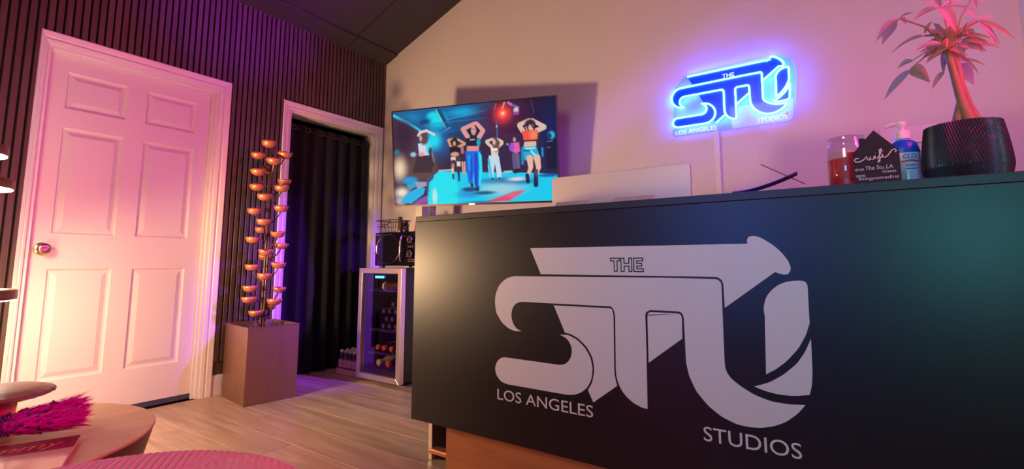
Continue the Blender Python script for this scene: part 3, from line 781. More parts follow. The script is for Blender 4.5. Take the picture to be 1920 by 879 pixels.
for i, (x, zz) in enumerate([(.60,0),(.665,0),(.73,0),(.795,0),(.632,1),(.697,1),(.762,1),(.60,2),(.665,2),(.73,2),(.795,2),(.70,3)]):
    lying('small_bottle', 'small dark silver-capped bottle in the fridge stack, %s row, %s' % (('bottom','second','third','topmost')[zz], 'single one' if zz == 3 else ('leftmost','second from left','third from left','rightmost')[i % 4 if zz == 0 else (i-4 if zz == 1 else i-7)]), 'bottle', x, fyf+.05, SH[1]+.0035+.0545*zz, .0275, .18, M_darkb, M_grey, 'Y', .5, .3, gC)
gR = 'red-capped bottles on the lower fridge shelf'
for i, x in enumerate((.53,.60,.68,.75)):
    lying('red_capped_bottle', 'dark bottle with orange-red cap on the lower fridge shelf, ' + ('leftmost','second from left','third from left','rightmost')[i], 'bottle', x, fyf+.06, SH[0]+.0035, .030, .20, M_darkb, M_redcap, 'Y', .55, .3, gR)
for i, (x, mb, lb) in enumerate([(.56, M_label, 'pale labelled bottle lying leftmost on the fridge floor'), (.66, M_darkb, 'dark bottle with red cap lying on the fridge floor'), (.78, M_amber, 'amber bottle with red cap lying rightmost on the fridge floor')]):
    lying('bottle', lb, 'bottle', x, fyf+.05, fz0+.0605, .036, .22, mb, M_label if i == 0 else M_redcap, 'Y', .55, .3)
# ================================================================ microwave on the fridge
MO = Vector((.742, -.47, .826))
mw = thing('microwave', 'black retro microwave with a round window on top of the fridge', 'microwave', MO)
obj('body', G().box(-.224, .224, .012, .36, .018, .262), M_black, mw, bevel=.008)
fpn = obj('front', G().box(-.226, .226, -.008, .0115, .016, .264), M_gloss, mw, bevel=.006)
def ell(cx, cz_, rx, rz, n=44): return [(cx+rx*math.cos(2*math.pi*k/n), cz_+rz*math.sin(2*math.pi*k/n)) for k in range(n)]
yf = lambda u, v, d: (u, d, v)
obj('window', G().prism(ell(-.075,.140,.122,.106), yf, -.013, -.0085), mat('smoked_window', (12,12,16), .05), mw)
obj('window_ring', G().tube([(u,-.013,v) for u,v in ell(-.075,.140,.126,.110)], .0045, 8, closed=True), M_chrome, mw, True)
hd = [(.075,-.010,.045),(.075,-.028,.055),(.079,-.036,.09),(.081,-.038,.14),(.079,-.036,.19),(.075,-.028,.225),(.075,-.010,.235)]
obj('handle', G().tube(hd, .0085, 10), M_chrome, mw, True)
for zz in (.205,.100):
    kb = obj('dial', G().prism(ell(.165,zz,.026,.026,24), yf, -.026, -.0085), M_black, mw)
    obj('dial_ring', G().tube([(u,-.0262,v) for u,v in ell(.165,zz,.024,.024,24)], .003, 6, closed=True), M_chrome, kb, True)
g = G()
for i in range(4):
    for j in range(2): g.box(.135+i*.018, .147+i*.018, -.0105, -.0085, .045+j*.013, .052+j*.013)
obj('button_row', g, M_grey, mw)
g = G()
for i in range(3): g.box(.138+i*.02, .148+i*.02, -.0105, -.0085, .148, .160)
obj('indicator_row', g, M_grey, mw)
obj('nameplate', G().box(-.215, -.165, -.0092, -.0082, .244, .251), M_grey, mw)
g = G()
for sx in (-1,1):
    for yy in (.04,.32): obj('foot', G().lathe([(.012,.0015),(.012,.0178),(0,.0178)], 10, (sx*.18, yy, 0)), M_black, mw)
# wire basket and jars on the microwave
ZM = MO.z+.2645
bk = thing('wire_basket', 'small black wire basket on the microwave', 'basket', (.615,-.39,ZM))
g = G()
def rect(s_, z): return [(-s_,-.07*s_/.1,z),(s_,-.07*s_/.1,z),(s_,.07*s_/.1,z),(-s_,.07*s_/.1,z)]
g.tube(rect(.085,.003), .0022, 6, closed=True).tube(rect(.108,.095), .003, 6, closed=True).tube(rect(.097,.05), .0016, 6, closed=True)
obj('rim', g, M_stem, bk)
g = G()
for k in range(9):
    f_ = -1+k*.25
    for sgn in (-1,1): g.tube([(.085*f_, sgn*.0595, .003), (.108*f_, sgn*.0756, .095)], .0013, 5)
for k in range(5):
    f_ = -1+k*.5
    for sgn in (-1,1): g.tube([(sgn*.085, .0595*f_, .003), (sgn*.108, .0756*f_, .095)], .0013, 5)
    g.tube([(-.085,.0595*f_,.003),(.085,.0595*f_,.003)], .0013, 5)
obj('wire_mesh', g, M_stem, bk)
g = G().tube([(-.045,-.0756,.095),(-.045,-.079,.070),(-.03,-.080,.062),(.03,-.080,.062),(.045,-.079,.070),(.045,-.0756,.095)], .0026, 6)
obj('handle', g, M_stem, bk)
def jar(name, label, x, y, r, h, mb, ml):
    o = thing(name, label, 'jar', (x,y,ZM))
    obj('body', G().lathe([(0,.001),(r*.95,.001),(r,.006),(r,h*.72),(r*.8,h*.78),(r*.8,h*.80),(0,h*.80)], 18), mb, o, True)
    obj('lid', G().lathe([(0,h*.801),(r*.86,h*.801),(r*.86,h),(0,h)], 18), ml, o, True)
jar('spice_jar', 'tall amber spice jar with black lid on the microwave', .747, -.442, .017, .115, M_amber, M_black)
jar('coffee_jar', 'short dark jar with black lid on the microwave', .794, -.432, .025, .085, M_darkb, M_black)
cx_ = thing('carton', 'white and red carton standing behind the desk corner on the microwave', 'carton', (.853,-.345,ZM))
obj('box', G().prism([(-.03,.001),(.05,.001),(.05,.20),(-.012,.20)], lambda u,v,d: (u,d,v), -.03, .05), mat('white_card', (236,228,216), .6), cx_)
obj('red_panel', G().prism([(-.024,.002),(.045,.002),(.045,.10),(-.008,.10)], lambda u,v,d: (u,d,v), -.034, -.0305), mat('red_card', (216,48,40), .5), cx_)
obj('cable_cover', G().box(.625,.685,-.02,-.0008,.30,1.45), mat('grey_conduit', (120,112,118), .6), None, bevel=.003)
tag(bpy.data.objects['cable_cover'], 'grey cable cover strip on the wall under the television', 'cable cover')
# ================================================================ water bottles in shrink wrap
M_wat = glass('bottle_plastic', (.78,.74,.78), .10, .1); M_cap = mat('white_bottle_cap', (226,206,176), .5); M_wl = mat('pink_label', (214,150,170), .6)
gw = 'small water bottles in the pack beside the fridge'
tr = tag(obj('bottle_tray', G().box(.110, .372, -.485, -.315, .0015, .004).box(.110,.372,-.488,-.485,.0015,.045).box(.107,.110,-.485,-.315,.0015,.045).box(.372,.375,-.485,-.315,.0015,.045), mat('pink_cardboard', (226,160,160), .7)), 'low pinkish cardboard tray holding small bottles beside the fridge', 'tray')
wb = None
for j in range(3):
    for i in range(5):
        x, yy = .137+i*.0515, -.458+j*.0515
        if wb is None:
            o = wb = thing('water_bottle', 'small clear plastic bottle with pale cap in the tray beside the fridge', 'bottle', (x,yy,.0045), 0, gw)
            obj('body', G().lathe([(0,.001),(.022,.001),(.024,.006),(.024,.115),(.021,.135),(.012,.155),(.011,.162),(0,.162)], 16), M_wat, o, True)
            obj('label_band', G().lathe([(.0243,.045),(.0243,.105)], 16, caps=False), M_wl, o, True)
            obj('cap', G().lathe([(0,.158),(.0135,.158),(.0135,.176),(.012,.178),(0,.178)], 14), M_cap, o, True)
        else:
            o = copytree(wb); o.location = (x,yy,.0045)
        o['label'] = ('small clear pale-capped bottle in the tray by the fridge, front row, %s' % ('leftmost','second','third','fourth','nearest the fridge')[i]) if j == 0 else ('small clear bottle in the %s row of the tray by the fridge, %s' % (('','middle','back')[j], ('leftmost','second','third','fourth','nearest the fridge')[i]))
# ================================================================ things on the counter
CT = DZ1+.0005
mo = thing('computer_monitor', 'silver back of a desktop monitor behind the counter', 'monitor', (2.635,-.86,.746))
M_alu = mat('silver_aluminium', (214,204,196), .42, .35, var=.02)
def rrect(x0, x1, z0, z1, r, n=6):
    out = []
    for cx2, cz2, a0_ in ((x1-r,z1-r,0),(x0+r,z1-r,90),(x0+r,z0+r,180),(x1-r,z0+r,270)):
        for k in range(n+1): a = math.radians(a0_+90*k/n); out.append((cx2+r*math.cos(a), cz2+r*math.sin(a)))
    return out
obj('back_shell', G().prism(rrect(-.335,.335,.13,.537,.015), lambda u,v,d: (u,d,v), -.012, .004), M_alu, mo, bevel=.003)
obj('screen_glass', G().prism(rrect(-.333,.333,.132,.535,.014), lambda u,v,d: (u,d,v), .0045, .007), M_gloss, mo)
obj('stand', G().box(-.09,.09,-.03,-.0125,.006,.28).box(-.11,.11,-.05,.14,.0005,.0058), M_alu, mo)
for k, (x, s_, lb) in enumerate(((2.55,.155,'grey tablet propped on the counter in front of the monitor, nearer the television'), (2.82,.165,'grey tablet propped on the counter in front of the monitor, nearer the neon sign'))):
    o = thing('tablet_stand', lb, 'tablet', (x,-1.17,CT))
    Mx = Matrix.Rotation(math.radians(-38), 4, 'X')
    obj('tablet', G().box(-s_/2, s_/2, -.004, .004, .006, .062, Mx), M_alu, o, bevel=.002)
    obj('rest', G().prism([(-.02,.0005),(.045,.0005),(.036,.026)], lambda u,v,d: (d,u,v), -s_/3, s_/3), M_grey, o)
# incense holder with stick and smoke
inc = thing('incense_holder', 'curved dark wooden incense holder with a smoking stick on the counter', 'incense holder', (3.30,-1.33,CT))
M_inc = mat('dark_wood_incense', (70,36,48), .4)
def incf(u, v):
    x = -.09+.175*u; z = .006+.046*u**1.7; half = .018*(1-.25*u)*math.sqrt(max(.02, 1-max(0,(u-.82)/.19)**2))
    a = 2*math.pi*v; return (x, half*math.cos(a), z+.0062*math.sin(a))
g = G()
def incg(u, v): return incf(v, u)
g.grid(14, 26, incg, closeu=True); g.f.append(tuple(range(14))[::-1]); g.f.append(tuple(25*14+k for k in range(14)))
obj('tray', g, M_inc, inc, True)
obj('stick', G().tube([(.103,0,.018),(.06,0,.045),(-.010,0,.089)], .0014, 6), mat('brown_stick', (120,64,56), .7), inc)
M_smoke = bpy.data.materials.new('smoke'); M_smoke.use_nodes = True
nt = M_smoke.node_tree; N_ = nt.nodes; N_.remove(N_['Principled BSDF'])
tb = N_.new('ShaderNodeBsdfTransparent'); df = N_.new('ShaderNodeBsdfDiffuse'); df.inputs[0].default_value = (.85,.86,.92,1); tl_ = N_.new('ShaderNodeBsdfTranslucent'); tl_.inputs[0].default_value = (.85,.86,.92,1)
m1 = N_.new('ShaderNodeMixShader'); m2 = N_.new('ShaderNodeMixShader'); nt.links.new(df.outputs[0], m1.inputs[1]); nt.links.new(tl_.outputs[0], m1.inputs[2])
lw = N_.new('ShaderNodeLayerWeight'); lw.inputs[0].default_value = .5; mm = N_.new('ShaderNodeMapRange'); mm.inputs['From Min'].default_value = 0; mm.inputs['From Max'].default_value = 1; mm.inputs['To Min'].default_value = .09; mm.inputs['To Max'].default_value = 0
nt.links.new(lw.outputs['Facing'], mm.inputs[0]); nt.links.new(mm.outputs[0], m2.inputs[0]); nt.links.new(tb.outputs[0], m2.inputs[1]); nt.links.new(m1.outputs[0], m2.inputs[2]); nt.links.new(m2.outputs[0], N_['Material Output'].inputs[0])
sm = [(-.010,0,.091),(-.011,.002,.115),(-.009,.004,.135),(-.002,.005,.150),(.006,.006,.160),(.005,.007,.176),(.011,.008,.188),(.022,.008,.192)]
sg_ = obj('smoke', G().tube(sm, [.001,.003,.0045,.004,.003,.003,.0028,.0012], 12), M_smoke, inc, True, label='thin curl of rising smoke')
# candle jar
ca_ = thing('candle_jar', 'red candle in a glass jar beside the small black house sign', 'candle', (3.508,-1.2,CT))
obj('wax', G().lathe([(0,.006),(.049,.006),(.049,.098),(0,.098)], 28), mat('red_wax', (220,50,44), .4, sub=.1), ca_, True)
obj('jar_glass', G().lathe([(0,.001),(.050,.001),(.053,.005),(.053,.128),(.046,.146),(.044,.162),(.0465,.165)], 32), glass('candle_glass', (.95,.93,.97), .12), ca_, True)
obj('label_band', G().lathe([(.0537,.035),(.0537,.112)], 32, caps=False), mat('crimson_label', (150,20,40), .4), ca_, True)
lb_ = bpy.data.objects[[o.name for o in ca_.children if o.name.startswith('label_band')][0]]
me = lb_.data   # keep only the part of the band on the right-hand side
import bmesh
bm = bmesh.new(); bm.from_mesh(me); bmesh.ops.delete(bm, geom=[f for f in bm.faces if f.calc_center_median().x < .004], context='FACES'); bm.to_mesh(me); bm.free()
obj('pink_band', G().lathe([(.0495,.0985),(.0495,.118),(.047,.1185),(0,.1185)], 28), mat('pale_pink_wax', (244,178,176), .5), ca_, True)  # pale pink band above the red wax
# wifi sign
wf = thing('wifi_sign', 'small black house-shaped wifi sign with white handwriting', 'sign', (3.572,-1.285,CT))
hp = [(-.052,.0005),(.052,.0005),(.052,.098),(.0,.160),(-.020,.137),(-.023,.141),(-.035,.141),(-.035,.119),(-.052,.099)]
obj('board', G().prism(hp, lambda u,v,d: (u,d,v), -.004, .004), mat('chalkboard', (30,22,26), .7), wf)
obj('easel', G().prism([(.0045,.001),(.05,.001),(.0045,.10)], lambda u,v,d: (d,u,v), -.008, .008), mat('chalkboard_back', (40,30,30), .7), wf)
wfn = lambda u, v, d: (u, -.0043-d, v)
M_chalk = mat('white_chalk', (232,222,214), .8)
g = G()
strokes = [[(-.038,.084),(-.046,.084),(-.049,.079),(-.045,.074),(-.036,.074),(-.026,.080),(-.020,.088),(-.019,.078),(-.015,.076),(-.011,.086),(-.011,.078),(-.006,.077),(-.002,.088)],
 [(-.002,.088),(-.001,.080),(.003,.079),(.008,.086),(.014,.100),(.0125,.106),(.010,.104),(.009,.090),(.008,.070),(.005,.067),(.005,.072),(.010,.080),(.015,.084)],
 [(.015,.090),(.016,.081),(.021,.080),(.028,.086),(.036,.098),(.043,.101),(.046,.096),(.043,.092)], [(.000,.095),(.0005,.0955)], [(.018,.098),(.0185,.0985)]]
for s_ in strokes: g.tube([wfn(u,v,.0002) for u,v in s_], .0016, 6)
obj('script', g, M_chalk, wf, label='white script reading wifi')
for body, a, sh2 in (('NETWORK', (-.049,-.028,.048,.055), 0), ('The Stu LA', (-.025,.036,.049,.060), .1), ('Guest', (.012,.042,.038,.046), .1), ('PASSWORD', (-.048,-.026,.030,.037), 0), ('Energycomesfirst', (-.042,.047,.019,.030), .1)):
    link('handwriting', text_mesh(body, *a, wfn, sh2, .0004), M_chalk, wf)
# pump bottle
pb = thing('pump_bottle', 'blue and white pump bottle behind the small black house sign', 'bottle', (3.648,-1.13,CT))
M_pb = mat('lavender_plastic', (206,210,244), .3, coat=.3); M_bl = mat('blue_label', (20,84,206), .35); M_wp = mat('white_pump', (240,232,226), .35)
obj('body', G().lathe([(0,.001),(.034,.001),(.036,.006),(.036,.115),(.030,.142),(.018,.152),(.016,.158),(0,.158)], 28, sx=1.05, sy=.8), M_pb, pb, True)
obj('shoulder_label', G().lathe([(.0364,.112),(.0364,.116),(.0305,.143),(.019,.152)], 28, caps=False, sx=1.05, sy=.8), M_bl, pb, True)
obj('collar', G().lathe([(0,.156),(.019,.156),(.0195,.176),(.017,.180),(0,.180)], 20), M_wp, pb, True)
obj('pump_head', G().lathe([(0,.180),(.008,.180),(.008,.190),(.012,.194),(.013,.206),(.011,.209),(0,.209)], 18).tube([(0,0,.203),(-.022,0,.205),(-.034,0,.202),(-.037,0,.197)], [.006,.0055,.0045,.004], 8), M_wp, pb, True)
def bent(u, v, d):   # wrap lettering round the bottle
    a = u/.036; rx, ry = .0367*1.05+d, .0367*.8+d; return (rx*math.sin(a), -ry*math.cos(a), v)
link('lettering', text_mesh('CLO', -.006, .024, .094, .107, bent, 0, .0006), M_bl, pb)['label'] = 'blue lettering CLO'
gg = G(); gg.grid(12, 2, lambda i, j: bent(-.010+.040*i, .086+.004*j-.006*abs(i-.5), .0003)); obj('red_stripe', gg, mat('red_print', (206,40,60), .5), pb)
for zz in (.062,.072): gg = G(); gg.grid(10, 2, lambda i, j: bent(-.002+.026*i, zz+.003*j, .0003)); obj('fine_print', gg, M_bl, pb)
# plate on the wall behind the counter
pl = thing('wall_plate', 'blank white rectangular plate on the wall behind the potted plant', 'wall plate', (3.78,0,1.43))
obj('plate', G().box(-.12,.095,-.012,-.0006,0,.082), M_trim, pl, bevel=.003)
obj('screw', G().tube([(-.10,-.0125,.041),(-.10,-.0115,.041)], .003, 8), M_steel, pl)
# ================================================================ money tree in a ribbed pot
PX, PY = 3.772, -1.18
mt = thing('money_tree', 'small money tree in a ribbed black pot on the counter end', 'potted plant', (PX,PY,CT))
NP = 690
def potf(u, v):
    z = .165*v
    if v < .30: r_ = .079+(.0915-.079)*(v/.30)**.8; ph = -u*92*2*math.pi+z*230*1.2
    else: r_ = .0915-.0125*((v-.30)/.70)**1.5; ph = -u*92*2*math.pi+(.0495*2-z)*230*1.2
    s_ = (ph/(2*math.pi)) % 1
    r_ += .0030*(1-abs(2*s_-1))
    a = 2*math.pi*u; return (r_*math.cos(a), r_*math.sin(a), .001+z)
g = G(); g.grid(NP, 36, potf, closeu=True)
g.lathe([(.0795,.166),(.074,.167),(.072,.14),(0,.14)], 48); g.lathe([(0,.0012),(.079,.0012)], 48, caps=False)
obj('pot', g, mat('black_ribbed_ceramic', (46,42,50), .30, var=.05), mt)
obj('soil', G().lathe([(0,.147),(.071,.147),(.071,.141)], 32, caps=False), mat('dark_soil', (46,34,26), .95, bump=.6, bscale=120), mt)
M_bark = mat('tan_bark', (140,116,72), .6, var=.25, scale=30, bump=.5, bscale=60)
M_cut = mat('dark_cut_wood', (42,24,28), .5)
for pts, rad in (([(.018,-.015,.14),(.012,-.016,.18),(.000,-.015,.25),(-.008,-.012,.33),(-.014,-.010,.385)], [.019,.015,.0105,.0095,.0095]),
                 ([(-.012,-.008,.14),(-.006,-.010,.19),(.006,-.010,.25),(.004,-.012,.32),(-.004,-.010,.38)], [.017,.013,.009,.0085,.009]),
                 ([(.040,.0,.14),(.034,-.002,.17),(.020,-.004,.22),(.010,-.004,.28),(.004,-.004,.37)], [.013,.011,.0075,.006,.0055])):
    tr_ = obj('trunk', G().tube(pts, rad, 12), M_bark, mt, True)
    e = Vector(pts[-1]); obj('cut_end', G().lathe([(0,0),(rad[-1]*.98,0),(rad[-1]*.9,.012),(0,.013)], 10, e), M_cut, tr_, True)
M_leaf = mat('green_leaf', (150,150,98), .42, var=.2, scale=40, sub=.0)
b = M_leaf.node_tree.nodes['Principled BSDF']
nt = M_leaf.node_tree; trn = nt.nodes.new('ShaderNodeBsdfTranslucent'); trn.inputs[0].default_value = (.62,.50,.30,1); mx = nt.nodes.new('ShaderNodeMixShader'); mx.inputs[0].default_value = .45
nt.links.new(b.outputs[0], mx.inputs[1]); nt.links.new(trn.outputs[0], mx.inputs[2]); nt.links.new(mx.outputs[0], nt.nodes['Material Output'].inputs[0])
LEAVES=[(37524,-12011,15760,37049,-12289,15894,86),(37543,-11883,15812,36867,-12125,15517,196),(37504,-12147,15705,37751,-12216,14858,294),(37606,-11466,15983,38130,-11255,16094,98),(37588,-11588,15933,38419,-11783,15394,98),(37560,-11771,15858,37711,-11927,15481,122),(36589,-12062,15694,35986,-12338,15035,220),(36514,-12028,15663,36158,-11729,15136,233),(36666,-11537,15919,36828,-11322,15736,135),(36655,-11560,15927,36958,-11774,15890,86),(37116,-11952,15090,36628,-11863,15014,86),(37156,-11614,15182,36354,-11366,14898,61),(37550,-11496,15121,37207,-11785,15119,147),(37269,-11715,15210,37831,-11595,14984,171),(37138,-11795,15181,37324,-12021,15426,147),(36772,-11821,14229,37121,-12109,13629,318),(36783,-11452,14312,36126,-11196,13578,184),(37478,-11762,13999,37165,-11902,13480,135),(36876,-11473,14572,36487,-11422,14412,147),(37797,-11494,14209,38150,-11251,13599,355),(37822,-11793,14352,38183,-11854,13712,61),(37825,-11721,14250,38345,-11769,13938,61),(38242,-12071,15133,38871,-12207,14369,135),(38339,-11550,15296,38610,-11870,14266,98),(38227,-12163,15129,38549,-12074,15132,73),(38279,-11976,15132,38632,-11951,14352,73),(38290,-11823,15225,37944,-11933,14995,147),(38353,-11402,15452,37995,-11615,15630,110),(37891,-11870,14781,38440,-12078,14335,159),(37918,-11694,14811,38305,-11850,14302,184),(37930,-11915,14784,38652,-11742,14328,61),(37874,-11943,14693,37918,-11902,14332,135),(37579,-11477,14857,37038,-11756,14451,184),(37459,-12151,14660,36848,-12341,14544,159),(37524,-11588,14927,37211,-11507,15445,171),(37512,-12010,14829,37304,-12128,15321,159),(37639,-12058,14775,37903,-12087,15037,171),(37612,-12166,14614,37678,-12028,15223,159),(37813,-11483,14857,38173,-11165,15312,147),(37510,-11612,14790,37371,-11290,14682,159),(37668,-12185,14497,37779,-12333,14196,122),(37540,-11427,14886,37280,-11235,14692,147),(38204,-11872,15897,38334,-11561,15692,98),(38209,-11704,15911,38551,-11481,15840,73),(37531,-11965,15779,37363,-12181,16156,122),(37772,-11845,16117,38004,-12099,16046,147)]
rl = random.Random(11)
for i in range(24):   # inner leaves around the crown
    a_ = rl.uniform(0, 2*math.pi); rr2 = rl.uniform(.03,.085); c0 = (PX-.006+rl.uniform(-.03,.03), PY-.008+rl.uniform(-.03,.03), CT+.385+rl.uniform(-.005,.06))
    LEAVES.append(tuple(int(v*1e4) for v in (*c0, c0[0]+rr2*math.cos(a_), c0[1]+rr2*math.sin(a_), c0[2]+rl.uniform(-.05,.03)))+(int(rl.uniform(120,200)),))
for L_ in LEAVES:
    a = Vector(L_[:3])/1e4-Vector((PX,PY,CT)); bq = Vector(L_[3:6])/1e4-Vector((PX,PY,CT)); wd = max(L_[6]/1e4, .008)
    d = bq-a; ln = d.length; side = d.cross(Vector((rl.uniform(-.4,.4), -1+rl.uniform(-.3,.3), rl.uniform(-.2,.6)))); side.normalize(); nrm = side.cross(d).normalized()
    arch = ln*rl.uniform(.06,.16); fold = rl.uniform(.15,.5)
    def lf(u, v):
        s_ = u; prof = (math.sin(math.pi*min(1, s_**.8))**.85)*(1-.25*s_)
        t_ = (v-.5)*2; h = wd*.62*prof
        p = a+d*s_+Vector((0,0,1))*arch*math.sin(math.pi*s_)+side*(t_*h)+nrm*(abs(t_)*h*fold)
        return tuple(p)
    obj('leaf', G().grid(12, 5, lf), M_leaf, mt, True)
# petioles from the crown to the leaf clusters
crown = Vector((-.006,-.008,.38)); done = []
for L_ in LEAVES:
    a = Vector(L_[:3])/1e4-Vector((PX,PY,CT))
    if any((a-q).length < .022 for q in done): continue
    done.append(a); mid = (crown+a)/2+Vector((0,0,.022))
    obj('petiole', G().tube([crown, mid, a], [.0022,.0018,.0014], 6), M_leaf, mt, True)
# ================================================================ lounge corner
TC = Vector((1.454,-2.668,0)); TRd, TZ = .4425, .36
KS2 = 1.1357
def sc_(x, y): return (3.49+KS2*(x-3.49), -2.95+KS2*(y+2.95))
ct = thing('coffee_table', 'round light wooden coffee table with a tapered drum side', 'table', TC)
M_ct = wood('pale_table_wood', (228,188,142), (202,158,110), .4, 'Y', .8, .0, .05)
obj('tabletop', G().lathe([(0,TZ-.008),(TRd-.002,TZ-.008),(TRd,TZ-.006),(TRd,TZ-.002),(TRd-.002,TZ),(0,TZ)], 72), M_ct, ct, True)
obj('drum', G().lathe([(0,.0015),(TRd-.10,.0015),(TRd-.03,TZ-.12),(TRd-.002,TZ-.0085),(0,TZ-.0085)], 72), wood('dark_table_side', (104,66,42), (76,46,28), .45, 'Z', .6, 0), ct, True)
# magazine under the flowers
bo = thing('magazine', 'glossy crimson magazine with a painted tan reflection on the coffee table under pink flowers', 'magazine', (1.724,-2.622,TZ+.0005), math.radians(68.2))
M_cov = mat('magazine_cover', (222,180,140), .18, var=.06, scale=5, coat=.6); M_pages = mat('magazine_pages', (236,214,190), .7)  # tan cover colour paints in a reflection on the gloss
obj('pages', G().box(-.128,.128,-.130,.130,.0,.012), M_pages, bo)
obj('cover', G().box(-.130,.130,-.132,.132,.0122,.0140), M_cov, bo)
obj('crimson_band', G().box(-.130,.130,.025,.132,.0141,.0144), mat('crimson_print', (140,16,44), .25, coat=.5), bo)
link('lettering', text_mesh('ummy', -.075, .105, .040, .085, (lambda u,v,d: (-v*0+u, v, .0145+d)), .35, .0005), mat('orange_print', (226,92,60), .4), bo)['label'] = 'orange slanted lettering'
# dried pink flower plumes
M_plume = mat('hot_pink_plume', (255,20,180), .9, var=.3, scale=60, spec=.1); M_bud = mat('purple_bud', (110,24,110), .6, var=.3, scale=50)
def plume(name, label, p0, p1, r0, r1, n, seed):
    p0, p1 = Vector(p0), Vector(p1); o = thing(name, label, 'dried flower', p0); rq = random.Random(seed); ax = (p1-p0); ln = ax.length; ax.normalize()
    s1 = ax.orthogonal().normalized(); s2 = ax.cross(s1)
    obj('stalk', G().tube([(0,0,0), tuple(ax*ln*.8)], .004, 6), M_bud, o)
    g = G()
    for i in range(n):
        t_ = rq.uniform(.15,1)**.9; a = rq.uniform(0, 2*math.pi); rd = (r0+(r1-r0)*t_)*rq.uniform(.35,1)
        base = ax*ln*(t_*.80); off = s1*math.cos(a)*rd+s2*math.sin(a)*rd
        tip = base+off+ax*ln*rq.uniform(.10,.24); wv = ax.cross(off).normalized()*rq.uniform(.002,.0045); mid = base+off*.7+ax*ln*.05
        if p0.z+tip.z < TZ+.017: tip.z = TZ+.017-p0.z+rq.uniform(0,.004)
        if p0.z+mid.z < TZ+.017: mid.z = TZ+.017-p0.z
        g.add([base-wv*.4, mid-wv, tip, mid+wv, base+wv*.4], [(0,1,3,4),(1,2,3)])
    q = obj('bristles', g, M_plume, o); q['kind'] = 'stuff'
    g = G()
    for i in range(n//7):
        t_ = rq.uniform(.0,.62); a = rq.uniform(0, 2*math.pi); rd = (r0+(r1-r0)*t_)*rq.uniform(.3,.7)
        c = ax*ln*t_+s1*math.cos(a)*rd+s2*math.sin(a)*rd
        if p0.z+c.z < TZ+.02: continue
        g.lathe([(0,-.006),(.004,-.002),(.0045,.002),(0,.007)], 6, c, caps=False)
    q = obj('buds', g, M_bud, o, True); q['kind'] = 'stuff'
plume('dried_plume', 'hot pink dried plume on the magazine, nearer the door', (*sc_(1.70,-2.645),TZ+.050), (*sc_(1.765,-2.462),TZ+.075), .022, .042, 700, 1)
plume('dried_plume', 'hot pink dried plume on the magazine, nearer the ribbed ottoman', (*sc_(1.76,-2.675),TZ+.045), (*sc_(1.83,-2.475),TZ+.052), .025, .046, 860, 2)
# mushroom lamp
ml = thing('mushroom_lamp', 'brown ribbed mushroom lamp with a hot pink stem on the coffee table', 'lamp', (1.284,-2.568,TZ+.0005))
def capf(u, v):
    a = 2*math.pi*u
    prof = [(.02,.086),(.08,.082),(.118,.085),(.135,.093),(.131,.102),(.10,.112),(.05,.117),(.001,.118)]
    f_ = v*(len(prof)-1); i = min(int(f_), len(prof)-2); q = f_-i
    r_ = prof[i][0]*(1-q)+prof[i+1][0]*q; z = prof[i][1]*(1-q)+prof[i+1][1]*q
    r_ *= 1+.012*math.cos(a*22)*math.sin(v*math.pi); return (r_*math.cos(a), r_*math.sin(a), z)
g = G(); g.grid(132, 22, capf, closeu=True)
obj('cap', g, mat('brown_cap', (142,96,62), .35, var=.1), ml, True)
obj('stem', G().lathe([(0,.0),(.040,.0),(.045,.004),(.046,.04),(.049,.075),(.047,.0855),(0,.0855)], 36), mat('pink_glass_stem', (232,24,120), .2, coat=.5), ml, True)
# ribbed ottoman
ot = thing('ottoman', 'ribbed corduroy ottoman at the bottom of the picture', 'ottoman', (2.462,-2.672,0), math.radians(-34))
M_cord = mat('blush_corduroy', (222,172,156), .85, var=.1, scale=50, bump=.2, bscale=400)
OW, OZ = .398, .462
def otf(u, v):
    x, y_ = (2*u-1), (2*v-1)
    q = (abs(x)**2.1+abs(y_)**2.1)**(1/2.1)
    m_ = max(abs(x), abs(y_)); k = m_/q if q > 1e-6 else 1
    X, Y = x*k*OW, y_*k*OW; rr_ = min(1, m_)
    z = OZ-.085*(1-math.sqrt(max(0, 1-max(0, (rr_-.55)/.45)**2)))*1.3
    rib = (Y/.0138) % 1
    z += .0085*math.sqrt(max(0, 1-(2*rib-1)**2))*(1-.3*rr_)
    return (X, Y, z)
g = G(); g.grid(40, 760, otf)
obj('cushion', g, M_cord, ot, True)
def sidef(u, v):
    a = 2*math.pi*u; c, s_ = math.cos(a), math.sin(a); q = (abs(c)**2.1+abs(s_)**2.1)**(-1/2.1)
    return (c*q*OW*(.96+.045*math.sin(math.pi*v)), s_*q*OW*(.96+.045*math.sin(math.pi*v)), .03+(OZ-.105-.03)*v)
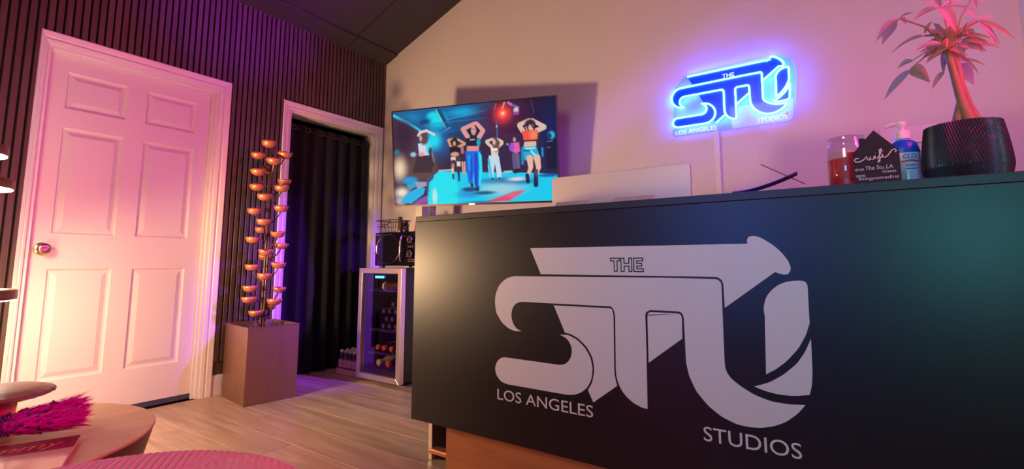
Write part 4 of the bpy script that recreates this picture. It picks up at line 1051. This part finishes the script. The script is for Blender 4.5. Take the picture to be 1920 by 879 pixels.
g = G(); g.grid(96, 8, sidef, closeu=True)
obj('side_band', g, M_cord, ot, True)
g = G()
for sx in (-1,1):
    for sy in (-1,1): obj('foot', G().lathe([(0,.0015),(.02,.0015),(.02,.06),(0,.06)], 12, (sx*.22, sy*.22, 0)), M_black, ot)
# ================================================================ tiered ring floor lamp at the left edge
lp = thing('ring_floor_lamp', 'bronze floor lamp of stacked glowing rings at the left edge', 'lamp', (.60,-2.64,0))
M_ring = mat('bronze_ring', (122,88,62), .4, .5, var=.08)
M_glow = emission('lamp_glow', (1, .86, .70), 14)
obj('base', G().lathe([(0,.0015),(.13,.0015),(.13,.014),(.02,.02),(0,.02)], 36), M_ring, lp, True)
obj('pole', G().tube([(0,0,.015),(0,0,1.36)], .011, 12), M_ring, lp, True)
for z, R_, glow in ((.715,.213,1),(.94,.19,1),(1.165,.168,1),(1.302,.140,1)):
    if z == .94: continue
    rg = obj('ring', G().lathe([(R_-.028,.0),(R_-.002,.0),(R_,.003),(R_,.036),(R_-.004,.04),(R_-.03,.04),(R_-.03,.003),(R_-.028,0)], 56, (0,0,z), caps=False), M_ring, lp, True)
    obj('diffuser', G().lathe([(R_-.085,-.004),(R_-.004,-.004),(R_-.004,-.0005),(R_-.085,-.0005),(R_-.085,-.004)], 56, (0,0,z), caps=False), M_glow, rg, True)
    sp = G()
    for k in range(3):
        a = 2.09*k+.5; sp.tube([(.010*math.cos(a),.010*math.sin(a),z+.02),((R_-.028)*math.cos(a),(R_-.028)*math.sin(a),z+.02)], .004, 6)
    obj('spokes', sp, M_ring, rg)
point('ring_lamp_light', (0,.02,.66), 25, (1, .64, .35), .08, lp)
# the rings throw their light down over the floor and across to the far wall
for nm, src, tgt, pw, an in (('ring_lamp_down', (.60,-2.60,1.12), (.30,-1.55,.35), 35, 115), ('ring_lamp_far', (.47,-2.62,.80), (1.5,0,1.3), 185, 100)):
    o = spot(nm, src, tgt, pw, (1, .62, .33), an, .7, .10); o.parent = lp; o.location -= lp.location
